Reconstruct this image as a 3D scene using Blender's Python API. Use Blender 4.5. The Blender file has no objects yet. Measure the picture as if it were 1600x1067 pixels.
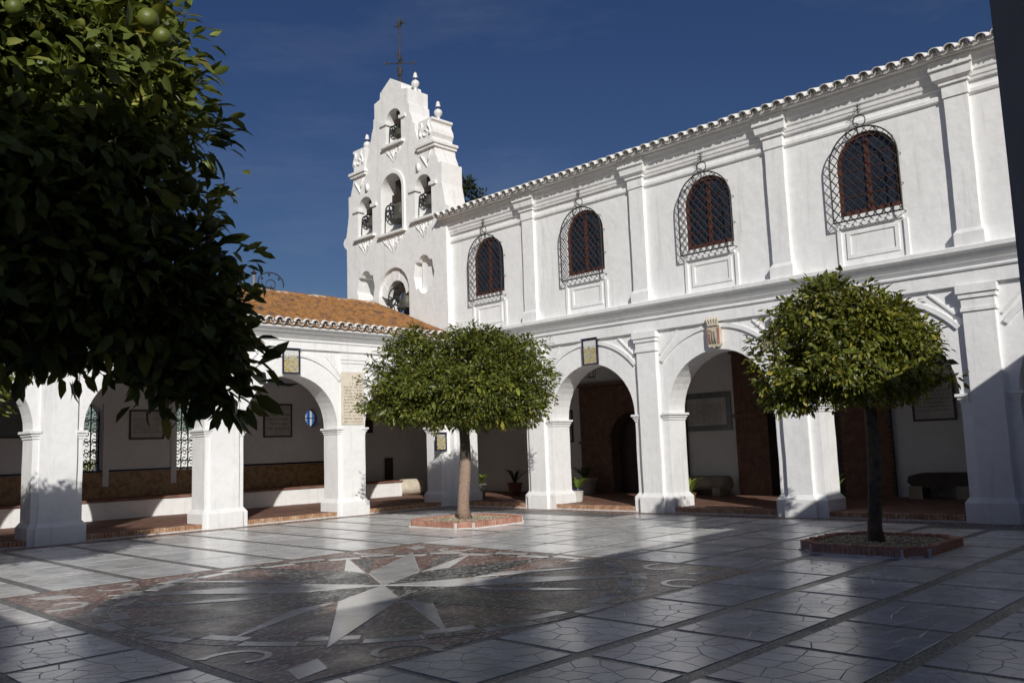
import bpy, bmesh, math, random
import numpy as np
from mathutils import Vector, Matrix, noise
from mathutils.geometry import delaunay_2d_cdt

SC = bpy.context.scene
COL = SC.collection
rnd = random.Random(7)

# ------------------------------------------------------------------ camera
CAM = Vector((16.966, 19.3205, 1.65))
CR = Vector((-0.70169367, 0.71159833, -0.03540913))
CU = Vector((0.06260854, 0.11109087, 0.99183617))
CF = Vector((-0.70972259, -0.69374825, 0.12250389))
cd = bpy.data.cameras.new('camera')
cd.sensor_width = 36.0
cd.lens = 1340.2 / 1600 * 36.0
cd.clip_start = 0.05
cd.clip_end = 3000
cam = bpy.data.objects.new('camera', cd)
m = Matrix.Identity(4)
for i in range(3):
    m[i][0] = CR[i]; m[i][1] = CU[i]; m[i][2] = -CF[i]; m[i][3] = CAM[i]
cam.matrix_world = m
COL.objects.link(cam)
SC.camera = cam

# ------------------------------------------------------------------ light
SUN = Vector((0.74, 1.0, 0.62)).normalized()
world = bpy.data.worlds.new('World')
SC.world = world
world.use_nodes = True
wn = world.node_tree.nodes; wl = world.node_tree.links
wn.clear()
sky = wn.new('ShaderNodeTexSky')
sky.sky_type = 'NISHITA'
sky.sun_disc = False
sky.sun_elevation = math.asin(SUN.z)
sky.sun_rotation = math.atan2(SUN.x, SUN.y)
sky.altitude = 60
sky.air_density = 1.0
sky.dust_density = 1.1
sky.ozone_density = 3.0
bg = wn.new('ShaderNodeBackground')
bg.inputs['Strength'].default_value = 0.056
wo = wn.new('ShaderNodeOutputWorld')
hsv = wn.new('ShaderNodeHueSaturation'); hsv.inputs['Saturation'].default_value = 1.2; hsv.inputs['Hue'].default_value = .516
wl.new(sky.outputs[0], hsv.inputs['Color'])
# thin high cirrus all round the sky
ctc = wn.new('ShaderNodeTexCoord'); cmp_ = wn.new('ShaderNodeMapping'); cmp_.inputs['Scale'].default_value = (1.6, 1.6, 7.0)
cn = wn.new('ShaderNodeTexNoise'); cn.inputs['Scale'].default_value = 1.7; cn.inputs['Detail'].default_value = 7; cn.inputs['Roughness'].default_value = .62
crp = wn.new('ShaderNodeValToRGB'); crp.color_ramp.elements[0].position = .52; crp.color_ramp.elements[1].position = .86
crp.color_ramp.elements[1].color = (.16, .16, .16, 1)
cmx = wn.new('ShaderNodeMixRGB'); cmx.inputs[2].default_value = (7.5, 8.0, 9.0, 1)
wl.new(ctc.outputs['Generated'], cmp_.inputs['Vector']); wl.new(cmp_.outputs[0], cn.inputs['Vector']); wl.new(cn.outputs[0], crp.inputs[0])
wl.new(crp.outputs[0], cmx.inputs[0]); wl.new(hsv.outputs[0], cmx.inputs[1]); wl.new(cmx.outputs[0], bg.inputs[0]); wl.new(bg.outputs[0], wo.inputs[0])
sd = bpy.data.lights.new('sun', 'SUN')
sd.energy = 5.0
sd.angle = math.radians(0.55)
sd.color = (1.0, 0.965, 0.91)
sun = bpy.data.objects.new('sun', sd)
sun.rotation_euler = SUN.to_track_quat('Z', 'Y').to_euler()
sun.location = (30, 40, 30)
COL.objects.link(sun)

SC.view_settings.view_transform = 'Standard'
SC.view_settings.look = 'None'
SC.view_settings.exposure = -0.43
SC.view_settings.gamma = 1.0
SC.view_settings.use_curve_mapping = False
SC.render.engine = 'CYCLES'
SC.cycles.use_denoising = True
SC.cycles.max_bounces = 8
SC.cycles.diffuse_bounces = 4
SC.cycles.glossy_bounces = 4
SC.cycles.transparent_max_bounces = 8

# ------------------------------------------------------------------ materials
MATS = {}
def newmat(name):
    mt = bpy.data.materials.new(name)
    mt.use_nodes = True
    nt = mt.node_tree
    b = nt.nodes['Principled BSDF']
    MATS[name] = mt
    return mt, nt, b
def N(nt, kind, **kw):
    n = nt.nodes.new(kind)
    for k, v in kw.items():
        if k.startswith('i_'):
            n.inputs[k[2:].replace('_', ' ')].default_value = v
        else:
            setattr(n, k, v)
    return n
def ramp(nt, fac, stops):
    r = nt.nodes.new('ShaderNodeValToRGB')
    el = r.color_ramp.elements
    while len(el) < len(stops): el.new(0.5)
    for e, (p, c) in zip(el, stops):
        e.position = p; e.color = (*c, 1) if len(c) == 3 else c
    nt.links.new(fac, r.inputs[0])
    return r
def noise_tex(nt, scale, detail=4, rough=.55, coord=None, vec=None):
    n = N(nt, 'ShaderNodeTexNoise')
    n.inputs['Scale'].default_value = scale
    n.inputs['Detail'].default_value = detail
    n.inputs['Roughness'].default_value = rough
    if vec is None:
        tc = nt.nodes.get('TC') or N(nt, 'ShaderNodeTexCoord', name='TC')
        g = nt.nodes.get('GEO') or N(nt, 'ShaderNodeNewGeometry', name='GEO')
        vec = tc.outputs['Object'] if coord == 'obj' else g.outputs['Position']
    nt.links.new(vec, n.inputs['Vector'])
    return n
def bump(nt, h, strength, dist, prev=None):
    b = N(nt, 'ShaderNodeBump')
    b.inputs['Strength'].default_value = strength
    b.inputs['Distance'].default_value = dist
    nt.links.new(h, b.inputs['Height'])
    if prev is not None: nt.links.new(prev, b.inputs['Normal'])
    return b.outputs[0]
def simple(name, stops, scale=4, rough=.7, bstr=.3, bdist=.01, bscale=None, detail=5, coord=None, metallic=0, spec=.5):
    mt, nt, b = newmat(name)
    n = noise_tex(nt, scale, detail, coord=coord)
    r = ramp(nt, n.outputs[0], stops)
    nt.links.new(r.outputs[0], b.inputs['Base Color'])
    b.inputs['Roughness'].default_value = rough
    b.inputs['Metallic'].default_value = metallic
    b.inputs['Specular IOR Level'].default_value = spec
    if bstr:
        n2 = noise_tex(nt, bscale or scale * 4, 4, coord=coord)
        nt.links.new(bump(nt, n2.outputs[0], bstr, bdist), b.inputs['Normal'])
    return mt

def plaster(name, base, stain, bev=.014, dirt=True):
    mt, nt, b = newmat(name)
    n1 = noise_tex(nt, .9, 6, .6)
    n2 = noise_tex(nt, 7, 5, .6)
    r1 = ramp(nt, n1.outputs[0], [(.3, stain), (.62, base)])
    mx = N(nt, 'ShaderNodeMixRGB', blend_type='MULTIPLY'); mx.inputs[0].default_value = .5
    r2 = ramp(nt, n2.outputs[0], [(.25, (.86, .86, .85)), (.55, (1, 1, 1))])
    nt.links.new(r1.outputs[0], mx.inputs[1]); nt.links.new(r2.outputs[0], mx.inputs[2])
    out = mx.outputs[0]
    if dirt:   # drips: noise stretched vertically, with a shape of its own
        g = nt.nodes['GEO']
        mp = N(nt, 'ShaderNodeMapping'); mp.inputs['Scale'].default_value = (5, 5, .45)
        nt.links.new(g.outputs['Position'], mp.inputs['Vector'])
        n3 = noise_tex(nt, 1.0, 5, .65, vec=mp.outputs[0])
        r3 = ramp(nt, n3.outputs[0], [(.28, (.70, .70, .685)), (.45, (1, 1, 1))])
        m2 = N(nt, 'ShaderNodeMixRGB', blend_type='MULTIPLY'); m2.inputs[0].default_value = .5
        nt.links.new(out, m2.inputs[1]); nt.links.new(r3.outputs[0], m2.inputs[2])
        out = m2.outputs[0]
    nt.links.new(out, b.inputs['Base Color'])
    b.inputs['Roughness'].default_value = .82
    b.inputs['Specular IOR Level'].default_value = .25
    bv = N(nt, 'ShaderNodeBevel', samples=4); bv.inputs['Radius'].default_value = bev
    n4 = noise_tex(nt, 3.2, 3, .5)
    n5 = noise_tex(nt, 16, 4, .6)
    nb = bump(nt, n4.outputs[0], .55, .03, bv.outputs[0])
    nb = bump(nt, n5.outputs[0], .26, .008, nb)
    nt.links.new(nb, b.inputs['Normal'])
    return mt
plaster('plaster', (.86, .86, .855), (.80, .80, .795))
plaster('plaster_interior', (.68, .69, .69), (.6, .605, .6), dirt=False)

def pebble(name, cols, scale=55, rough=.38, fleck=None):
    mt, nt, b = newmat(name)
    g = N(nt, 'ShaderNodeNewGeometry', name='GEO')
    mp = N(nt, 'ShaderNodeMapping'); mp.inputs['Scale'].default_value = (1, 2.3, 1)
    mp.inputs['Rotation'].default_value = (0, 0, .6)
    nt.links.new(g.outputs['Position'], mp.inputs['Vector'])
    v = N(nt, 'ShaderNodeTexVoronoi'); v.inputs['Scale'].default_value = scale
    nt.links.new(mp.outputs[0], v.inputs['Vector'])
    sp = N(nt, 'ShaderNodeSeparateColor'); nt.links.new(v.outputs['Color'], sp.inputs[0])
    r = ramp(nt, sp.outputs[0], cols); r.color_ramp.interpolation = 'CONSTANT'
    n = noise_tex(nt, 1.6, 4)
    r2 = ramp(nt, n.outputs[0], [(.3, (.75, .75, .75)), (.7, (1.1, 1.1, 1.1))])
    mx = N(nt, 'ShaderNodeMixRGB', blend_type='MULTIPLY'); mx.inputs[0].default_value = 1
    nt.links.new(r.outputs[0], mx.inputs[1]); nt.links.new(r2.outputs[0], mx.inputs[2])
    nt.links.new(mx.outputs[0], b.inputs['Base Color'])
    nr = ramp(nt, n.outputs[0], [(.3, (rough - .06,) * 3), (.7, (rough + .16,) * 3)])
    nt.links.new(nr.outputs[0], b.inputs['Roughness'])
    nt.links.new(bump(nt, v.outputs['Distance'], .18, .003), b.inputs['Normal'])
    return mt
pebble('pebble_grey', [(0, (.08, .08, .08)), (.35, (.14, .14, .138)), (.6, (.2, .195, .188)), (.82, (.36, .355, .34))], 38, .42)
pebble('pebble_red', [(0, (.16, .078, .06)), (.3, (.24, .12, .095)), (.5, (.31, .18, .145)), (.68, (.09, .055, .048)), (.84, (.62, .54, .48))], 22, .36)
pebble('pebble_black', [(0, (.022, .023, .025)), (.4, (.045, .046, .048)), (.66, (.1, .1, .1)), (.82, (.5, .49, .46))], 22, .33)
pebble('gravel', [(0, (.3, .25, .17)), (.35, (.42, .36, .26)), (.7, (.5, .44, .33)), (.9, (.24, .2, .14))], 28, .8)

def marble():
    mt, nt, b = newmat('marble')
    oi = N(nt, 'ShaderNodeObjectInfo')
    at = N(nt, 'ShaderNodeAttribute', attribute_name='tint')
    n1 = noise_tex(nt, 2.2, 6, .65)
    n2 = noise_tex(nt, 14, 6, .7)
    r1 = ramp(nt, n1.outputs[0], [(.28, (.57, .57, .57)), (.5, (.69, .69, .68)), (.72, (.77, .765, .75))])
    r2 = ramp(nt, n2.outputs[0], [(.3, (.82, .82, .83)), (.6, (1, 1, 1))])
    mx = N(nt, 'ShaderNodeMixRGB', blend_type='MULTIPLY'); mx.inputs[0].default_value = .8
    nt.links.new(r1.outputs[0], mx.inputs[1]); nt.links.new(r2.outputs[0], mx.inputs[2])
    m2 = N(nt, 'ShaderNodeMixRGB', blend_type='MULTIPLY'); m2.inputs[0].default_value = 1
    nt.links.new(mx.outputs[0], m2.inputs[1]); nt.links.new(at.outputs['Color'], m2.inputs[2])
    nt.links.new(m2.outputs[0], b.inputs['Base Color'])
    n3 = noise_tex(nt, 1.1, 5, .6)
    r3 = ramp(nt, n3.outputs[0], [(.3, (.15,) * 3), (.7, (.31,) * 3)])
    nt.links.new(r3.outputs[0], b.inputs['Roughness'])
    n4 = noise_tex(nt, 5, 3)
    nt.links.new(bump(nt, n4.outputs[0], .12, .006), b.inputs['Normal'])
marble()
simple('grout', [(.3, (.2, .2, .2)), (.7, (.44, .44, .43))], 9, .7, .2, .003)

def brickmat(name, c1, c2, mortar, sx=1.0, bw=.26, bh=.06, mode='wall_y', ms=.01):
    mt, nt, b = newmat(name)
    g = N(nt, 'ShaderNodeNewGeometry', name='GEO')
    sp = N(nt, 'ShaderNodeSeparateXYZ'); nt.links.new(g.outputs['Position'], sp.inputs[0])
    cb = N(nt, 'ShaderNodeCombineXYZ')
    a, c = {'wall_y': (1, 2), 'wall_x': (0, 2), 'floor': (0, 1)}[mode]
    nt.links.new(sp.outputs[a], cb.inputs[0]); nt.links.new(sp.outputs[c], cb.inputs[1])
    br = N(nt, 'ShaderNodeTexBrick')
    br.inputs['Scale'].default_value = 1
    br.inputs['Brick Width'].default_value = bw; br.inputs['Row Height'].default_value = bh
    br.inputs['Mortar Size'].default_value = ms
    br.inputs['Color1'].default_value = (*c1, 1); br.inputs['Color2'].default_value = (*c2, 1)
    br.inputs['Mortar'].default_value = (*mortar, 1)
    nt.links.new(cb.outputs[0], br.inputs['Vector'])
    n = noise_tex(nt, 3, 5)
    r = ramp(nt, n.outputs[0], [(.3, (.62, .6, .6)), (.7, (1.1, 1.1, 1.1))])
    mx = N(nt, 'ShaderNodeMixRGB', blend_type='MULTIPLY'); mx.inputs[0].default_value = 1
    nt.links.new(br.outputs[0], mx.inputs[1]); nt.links.new(r.outputs[0], mx.inputs[2])
    nt.links.new(mx.outputs[0], b.inputs['Base Color'])
    b.inputs['Roughness'].default_value = .75
    nt.links.new(bump(nt, br.outputs['Fac'], -.5, .008), b.inputs['Normal'])
    return mt
brickmat('floor_brick', (.26, .13, .088), (.18, .088, .062), (.2, .14, .11), mode='floor', bw=.28, bh=.14, ms=.008)
simple('brick', [(.25, (.1, .05, .034)), (.5, (.16, .085, .056)), (.75, (.24, .13, .09))], 5, .8, .35, .006, 40)
simple('mortar', [(.3, (.05, .038, .03)), (.7, (.1, .078, .065))], 12, .9, .3, .004)
simple('planter_brick', [(.25, (.3, .14, .1)), (.5, (.4, .2, .145)), (.75, (.5, .3, .23))], 6, .85, .35, .006, 40)
simple('kerb_brick', [(.25, (.3, .15, .09)), (.5, (.42, .24, .14)), (.72, (.58, .46, .34))], 7, .85, .35, .006, 40)
simple('lime', [(.3, (.5, .48, .45)), (.7, (.72, .7, .67))], 9, .9, .4, .006)
simple('iron', [(.3, (.012, .012, .013)), (.7, (.03, .028, .027))], 9, .6, .2, .002)
simple('rust_iron', [(.3, (.02, .018, .017)), (.6, (.05, .04, .034)), (.8, (.1, .06, .04))], 9, .7, .2, .002)
simple('bronze', [(.3, (.05, .05, .04)), (.7, (.115, .11, .085))], 5, .55, .2, .003, metallic=.25)
simple('wood_frame', [(.3, (.06, .02, .013)), (.7, (.14, .042, .026))], 6, .55, .2, .003)
simple('wood_dark', [(.3, (.02, .012, .009)), (.7, (.05, .03, .02))], 5, .6, .3, .004)
simple('stone', [(.3, (.46, .4, .3)), (.6, (.62, .56, .45)), (.8, (.7, .65, .55))], 4, .8, .5, .01, 22)
simple('stone_grey', [(.3, (.2, .17, .13)), (.7, (.34, .3, .24))], 4, .85, .5, .01, 22)
simple('tablet', [(.3, (.6, .53, .42)), (.6, (.7, .64, .53))], 5, .7, .2, .002, 30)
simple('letters', [(.3, (.13, .09, .06)), (.7, (.24, .17, .12))], 30, .8, 0)
simple('letters_dark', [(.3, (.08, .07, .07)), (.7, (.16, .14, .13))], 30, .8, 0)
simple('dado', [(.25, (.13, .07, .035)), (.45, (.25, .14, .06)), (.6, (.34, .22, .11)), (.75, (.2, .11, .06))], 7, .35, .1, .003)
simple('blue_tile', [(.3, (.009, .010, .028)), (.7, (.022, .025, .06))], 8, .25, 0)
simple('plaque_face', [(.3, (.34, .33, .31)), (.7, (.46, .45, .42))], 3, .3, 0)
simple('plaque_frame', [(.3, (.03, .02, .018)), (.7, (.07, .045, .035))], 6, .5, .2, .003)
simple('tile_border', [(.3, (.12, .1, .05)), (.5, (.1, .12, .11)), (.62, (.1, .1, .18)), (.75, (.3, .27, .2))], 9, .3, 0)
simple('pot_white', [(.3, (.55, .54, .5)), (.7, (.68, .67, .63))], 5, .5, .1, .003)
simple('pot_grey', [(.3, (.25, .24, .22)), (.7, (.35, .34, .31))], 5, .7, .2, .003)
simple('pot_clay', [(.3, (.12, .05, .03)), (.7, (.22, .09, .055))], 5, .7, .2, .003)
simple('soil', [(.3, (.03, .02, .014)), (.7, (.07, .05, .035))], 20, .95, .6, .01)
simple('ceramic_white', [(.3, (.68, .68, .68)), (.7, (.8, .8, .79))], 9, .18, 0)
simple('ceramic_blue', [(.3, (.02, .025, .1)), (.7, (.05, .06, .2))], 9, .18, 0)
simple('dry_grass', [(.25, (.16, .13, .06)), (.5, (.26, .21, .1)), (.75, (.12, .12, .05))], 1.5, .95, .6, .05)
simple('blue_gate', [(.3, (.03, .1, .34)), (.7, (.06, .18, .5))], 20, .5, 0)
simple('bark', [(.3, (.05, .038, .028)), (.7, (.13, .1, .075))], 9, .9, .8, .03, 26, coord='obj')

def bark_painted():
    mt, nt, b = newmat('bark_painted')      # lower trunk once limewashed, worn off to a dull pinkish brown
    tc = N(nt, 'ShaderNodeTexCoord', name='TC')
    sp = N(nt, 'ShaderNodeSeparateXYZ'); nt.links.new(tc.outputs['Object'], sp.inputs[0])
    n = noise_tex(nt, 11, 5, coord='obj')
    ad = N(nt, 'ShaderNodeMath', operation='MULTIPLY_ADD'); ad.inputs[1].default_value = .3
    nt.links.new(n.outputs[0], ad.inputs[0]); nt.links.new(sp.outputs[2], ad.inputs[2])
    r = ramp(nt, ad.outputs[0], [(.0, (.2, .14, .1)), (.22, (.3, .21, .16)), (1.0, (.36, .26, .2)), (1.0, (.07, .055, .04))])
    r.color_ramp.elements[2].position = .985
    # limewash reaches to about 1.35 m
    dv = N(nt, 'ShaderNodeMath', operation='DIVIDE'); dv.inputs[1].default_value = 1.5
    nt.links.new(ad.outputs[0], dv.inputs[0]); nt.links.new(dv.outputs[0], r.inputs[0])
    n2 = noise_tex(nt, 40, 4, coord='obj')
    r2 = ramp(nt, n2.outputs[0], [(.35, (.55, .55, .55)), (.6, (1.1, 1.1, 1.1))])
    mx = N(nt, 'ShaderNodeMixRGB', blend_type='MULTIPLY'); mx.inputs[0].default_value = 1
    nt.links.new(r.outputs[0], mx.inputs[1]); nt.links.new(r2.outputs[0], mx.inputs[2])
    nt.links.new(mx.outputs[0], b.inputs['Base Color'])
    b.inputs['Roughness'].default_value = .9
    nt.links.new(bump(nt, n2.outputs[0], .8, .02), b.inputs['Normal'])
bark_painted()

def rooftile():
    mt, nt, b = newmat('roof_tile')         # terracotta with orange lichen; the mouth end limewashed
    tc = N(nt, 'ShaderNodeTexCoord', name='TC')
    sp = N(nt, 'ShaderNodeSeparateXYZ'); nt.links.new(tc.outputs['Object'], sp.inputs[0])
    n = noise_tex(nt, 2.6, 6, .65)
    n2 = noise_tex(nt, 19, 5, .7)
    r = ramp(nt, n.outputs[0], [(.3, (.1, .065, .045)), (.4, (.22, .115, .06)), (.5, (.34, .165, .06)), (.6, (.4, .19, .06)), (.68, (.2, .12, .075)), (.78, (.32, .25, .17))])
    r2 = ramp(nt, n2.outputs[0], [(.3, (.5, .48, .45)), (.5, (.95, .95, .9)), (.7, (1.25, 1.2, 1.1))])
    mx = N(nt, 'ShaderNodeMixRGB', blend_type='MULTIPLY'); mx.inputs[0].default_value = 1
    nt.links.new(r.outputs[0], mx.inputs[1]); nt.links.new(r2.outputs[0], mx.inputs[2])
    nt.links.new(mx.outputs[0], b.inputs['Base Color'])
    b.inputs['Roughness'].default_value = .9
    nt.links.new(bump(nt, n2.outputs[0], .5, .01), b.inputs['Normal'])
    for nm, e0, e1 in (('eave_tile', .1, .13), ('eave_tile_white', .6, .66)): whiten(mt, nm, e0, e1)
def whiten(mt, nm, e0, e1):
    mt2 = mt.copy(); mt2.name = nm; MATS[nm] = mt2
    nt = mt2.node_tree; b = nt.nodes['Principled BSDF']
    old = b.inputs['Base Color'].links[0].from_socket
    sp = [x for x in nt.nodes if x.bl_idname == 'ShaderNodeSeparateXYZ'][0]
    n2 = noise_tex(nt, 26, 4)
    ad = N(nt, 'ShaderNodeMath', operation='MULTIPLY_ADD'); ad.inputs[1].default_value = .05
    nt.links.new(n2.outputs[0], ad.inputs[0]); nt.links.new(sp.outputs[1], ad.inputs[2])
    r = ramp(nt, ad.outputs[0], [(e0, (1, 1, 1)), (e1, (0, 0, 0))])
    rc = ramp(nt, n2.outputs[0], [(.3, (.62, .58, .52)), (.5, (.8, .79, .77))])
    mx = N(nt, 'ShaderNodeMixRGB')
    nt.links.new(r.outputs[0], mx.inputs[0]); nt.links.new(old, mx.inputs[1]); nt.links.new(rc.outputs[0], mx.inputs[2])
    nt.links.new(mx.outputs[0], b.inputs['Base Color'])
rooftile()
simple('ridge_mortar', [(.25, (.3, .16, .08)), (.45, (.42, .32, .22)), (.6, (.55, .5, .42)), (.8, (.34, .2, .1))], 5, .9, .6, .02, 18)

def leafmat(name, trans=.3):
    mt, nt, b = newmat(name)
    at = N(nt, 'ShaderNodeAttribute', attribute_name='tint')
    nt.links.new(at.outputs['Color'], b.inputs['Base Color'])
    b.inputs['Roughness'].default_value = .42
    b.inputs['Specular IOR Level'].default_value = .45
    tr = N(nt, 'ShaderNodeBsdfTranslucent')
    hs = N(nt, 'ShaderNodeHueSaturation'); hs.inputs['Value'].default_value = 1.5; hs.inputs['Saturation'].default_value = 1.1
    hs.inputs['Hue'].default_value = .48
    nt.links.new(at.outputs['Color'], hs.inputs['Color']); nt.links.new(hs.outputs[0], tr.inputs[0])
    mx = N(nt, 'ShaderNodeMixShader'); mx.inputs[0].default_value = trans
    out = nt.nodes['Material Output']
    nt.links.new(b.outputs[0], mx.inputs[1]); nt.links.new(tr.outputs[0], mx.inputs[2])
    nt.links.new(mx.outputs[0], out.inputs[0])
leafmat('leaf')
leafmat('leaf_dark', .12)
simple('fruit', [(.3, (.07, .1, .018)), (.6, (.13, .15, .025)), (.75, (.24, .21, .035))], 3, .45, .5, .003, 120, coord=None)

def glassmat():
    mt, nt, b = newmat('window_glass')
    n = noise_tex(nt, 3, 3)
    r = ramp(nt, n.outputs[0], [(.3, (.012, .015, .025)), (.7, (.03, .035, .05))])
    nt.links.new(r.outputs[0], b.inputs['Base Color'])
    b.inputs['Roughness'].default_value = .12
    n2 = noise_tex(nt, 5, 2)
    nt.links.new(bump(nt, n2.outputs[0], .25, .01), b.inputs['Normal'])
glassmat()
def painted_tile():
    mt, nt, b = newmat('painted_tile')      # glazed tile picture: pale sky, ochre and olive figures, some blue
    tc = N(nt, 'ShaderNodeTexCoord', name='TC')
    sp = N(nt, 'ShaderNodeSeparateXYZ'); nt.links.new(tc.outputs['Object'], sp.inputs[0])
    n = noise_tex(nt, 11, 4, .7, coord='obj')
    r = ramp(nt, n.outputs[0], [(.33, (.2, .22, .33)), (.42, (.6, .55, .36)), (.5, (.36, .31, .1)), (.58, (.66, .5, .3)), (.68, (.72, .7, .62))])
    r.color_ramp.interpolation = 'CONSTANT'
    n2 = noise_tex(nt, 30, 3, .6, coord='obj')
    r2 = ramp(nt, n2.outputs[0], [(.35, (.6, .6, .62)), (.55, (1, 1, 1))])
    mx0 = N(nt, 'ShaderNodeMixRGB', blend_type='MULTIPLY'); mx0.inputs[0].default_value = .8
    nt.links.new(r.outputs[0], mx0.inputs[1]); nt.links.new(r2.outputs[0], mx0.inputs[2])
    ad = N(nt, 'ShaderNodeMath', operation='MULTIPLY_ADD'); ad.inputs[1].default_value = .25
    nt.links.new(n.outputs[0], ad.inputs[0]); nt.links.new(sp.outputs[2], ad.inputs[2])
    f = ramp(nt, ad.outputs[0], [(.55, (0, 0, 0)), (.62, (1, 1, 1))])
    mx = N(nt, 'ShaderNodeMixRGB'); mx.inputs[2].default_value = (.66, .67, .66, 1)
    nt.links.new(f.outputs[0], mx.inputs[0]); nt.links.new(mx0.outputs[0], mx.inputs[1])
    nt.links.new(mx.outputs[0], b.inputs['Base Color'])
    b.inputs['Roughness'].default_value = .2
painted_tile()

# ------------------------------------------------------------------ helpers
def MR(s, d, z): return (d, s, z)      # right wing: runs along Y, faces +X
def ML(s, d, z): return (s, d, z)      # left wing: runs along X, faces +Y
def MI(s, d, z): return (s, d, z)

def wob(p, amp=.012, f=1.7):
    v = noise.noise_vector(Vector((p[0] * f + 3.1, p[1] * f, p[2] * f)))
    return v * amp

class MB:
    def __init__(self, M=MI, wobble=0.0):
        self.v = []; self.f = []; self.M = M; self.w = wobble
    def add(self, s, d, z):
        if self.w:
            o = wob((s, 0.37, z), self.w)
            s += o.x; z += o.z * .7
        self.v.append(self.M(s, d, z)); return len(self.v) - 1
    def quad(self, *i): self.f.append(tuple(i))
    def box(self, s0, s1, d0, d1, z0, z1, seg=None):
        """box, cut along its longest side so that its edges can wander"""
        L = {'s': abs(s1 - s0), 'z': abs(z1 - z0)}
        ax = 's' if L['s'] > L['z'] else 'z'
        n = 1
        if self.w: n = max(1, int(L[ax] / .3))
        if seg: n = seg
        rings = []
        for k in range(n + 1):
            t = k / n
            if ax == 's':
                s = s0 + (s1 - s0) * t
                rings.append([self.add(s, d0, z0), self.add(s, d1, z0), self.add(s, d1, z1), self.add(s, d0, z1)])
            else:
                z = z0 + (z1 - z0) * t
                rings.append([self.add(s0, d0, z), self.add(s0, d1, z), self.add(s1, d1, z), self.add(s1, d0, z)])
        self._skin(rings)
    def _skin(self, rings, cap=True):
        n = len(rings[0])
        for a, b in zip(rings, rings[1:]):
            for i in range(n):
                j = (i + 1) % n
                self.f.append((a[i], a[j], b[j], b[i]))
        if cap:
            self.f.append(tuple(rings[0][::-1])); self.f.append(tuple(rings[-1]))
    def frustum(self, a, b):
        """a, b: (s0,s1,d0,d1,z)"""
        r = []
        for s0, s1, d0, d1, z in (a, b):
            r.append([self.add(s0, d0, z), self.add(s0, d1, z), self.add(s1, d1, z), self.add(s1, d0, z)])
        self._skin(r)
    def mould(self, prof, s0, s1):
        """profile (d,z) run from s0 to s1"""
        n = max(1, int(abs(s1 - s0) / .4)) if self.w else 1
        rings = []
        for k in range(n + 1):
            s = s0 + (s1 - s0) * k / n
            rings.append([self.add(s, d, z) for d, z in prof])
        self._skin(rings)
    def plate(self, outer, holes, d0, d1, step=.35):
        loops = []
        for lp in [outer] + list(holes):
            o = []
            for i in range(len(lp)):
                a = lp[i]; b = lp[(i + 1) % len(lp)]
                n = max(1, int(math.hypot(b[0] - a[0], b[1] - a[1]) / step)) if self.w else 1
                for k in range(n):
                    o.append((a[0] + (b[0] - a[0]) * k / n, a[1] + (b[1] - a[1]) * k / n))
            loops.append(o)
        pts = []; edges = []; lid = []
        for o in loops:
            b0 = len(pts); pts += [Vector(p) for p in o]
            edges += [(b0 + i, b0 + (i + 1) % len(o)) for i in range(len(o))]
            lid.append(list(range(b0, b0 + len(o))))
        vo, eo, fo, ov, _, _ = delaunay_2d_cdt(pts, edges, [], 0, 1e-6)
        def inside(p, lp):
            c = False; n = len(lp)
            for i in range(n):
                a = lp[i]; b = lp[i - 1]
                if (a[1] > p[1]) != (b[1] > p[1]) and p[0] < (b[0] - a[0]) * (p[1] - a[1]) / (b[1] - a[1]) + a[0]: c = not c
            return c
        fr = [self.add(p[0], d0, p[1]) for p in vo]
        bk = [self.add(p[0], d1, p[1]) for p in vo]
        for f in fo:
            c = ((vo[f[0]][0] + vo[f[1]][0] + vo[f[2]][0]) / 3, (vo[f[0]][1] + vo[f[1]][1] + vo[f[2]][1]) / 3)
            if inside(c, loops[0]) and not any(inside(c, h) for h in loops[1:]):
                self.f.append(tuple(fr[i] for i in f)); self.f.append(tuple(bk[i] for i in reversed(f)))
        mp = {}
        for vi, src in enumerate(ov):
            for sidx in src: mp[sidx] = vi
        for ids in lid:
            n = len(ids)
            for i in range(n):
                a = mp[ids[i]]; b = mp[ids[(i + 1) % n]]
                self.f.append((fr[a], fr[b], bk[b], bk[a]))
    def tube(self, pts, r, n=6, closed=False):
        """tube along world-space points in local (s,d,z)"""
        P = [Vector(p) for p in pts]; rings = []
        m_ = len(P); up = None
        for i, p in enumerate(P):
            if closed: t = P[(i + 1) % m_] - P[i - 1]
            else: t = P[min(i + 1, m_ - 1)] - P[max(i - 1, 0)]
            t.normalize()
            if up is None: up = Vector((0, 0, 1)) if abs(t.z) < .9 else Vector((1, 0, 0))
            x = t.cross(up)
            if x.length < 1e-5: x = t.cross(Vector((.3, 1, .2)))
            x.normalize(); y = x.cross(t).normalized(); up = y
            rr = r[i] if isinstance(r, (list, tuple)) else r
            rings.append([self.add(*(p + x * rr * math.cos(2 * math.pi * k / n) + y * rr * math.sin(2 * math.pi * k / n))) for k in range(n)])
        if closed: rings.append(rings[0]); self._skin(rings, False)
        else: self._skin(rings)
    def lathe(self, c, prof, n=16):
        rings = []
        for r, z in prof:
            rings.append([self.add(c[0] + r * math.cos(2 * math.pi * k / n), c[1] + r * math.sin(2 * math.pi * k / n), c[2] + z) for k in range(n)])
        self._skin(rings)
    def sphere(self, c, r, n=10, mrows=6, sz=1):
        self.lathe(c, [(r * math.sin(math.pi * (k + .02) / (mrows + .04)), -r * sz * math.cos(math.pi * k / mrows)) for k in range(mrows + 1)], n)
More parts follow.
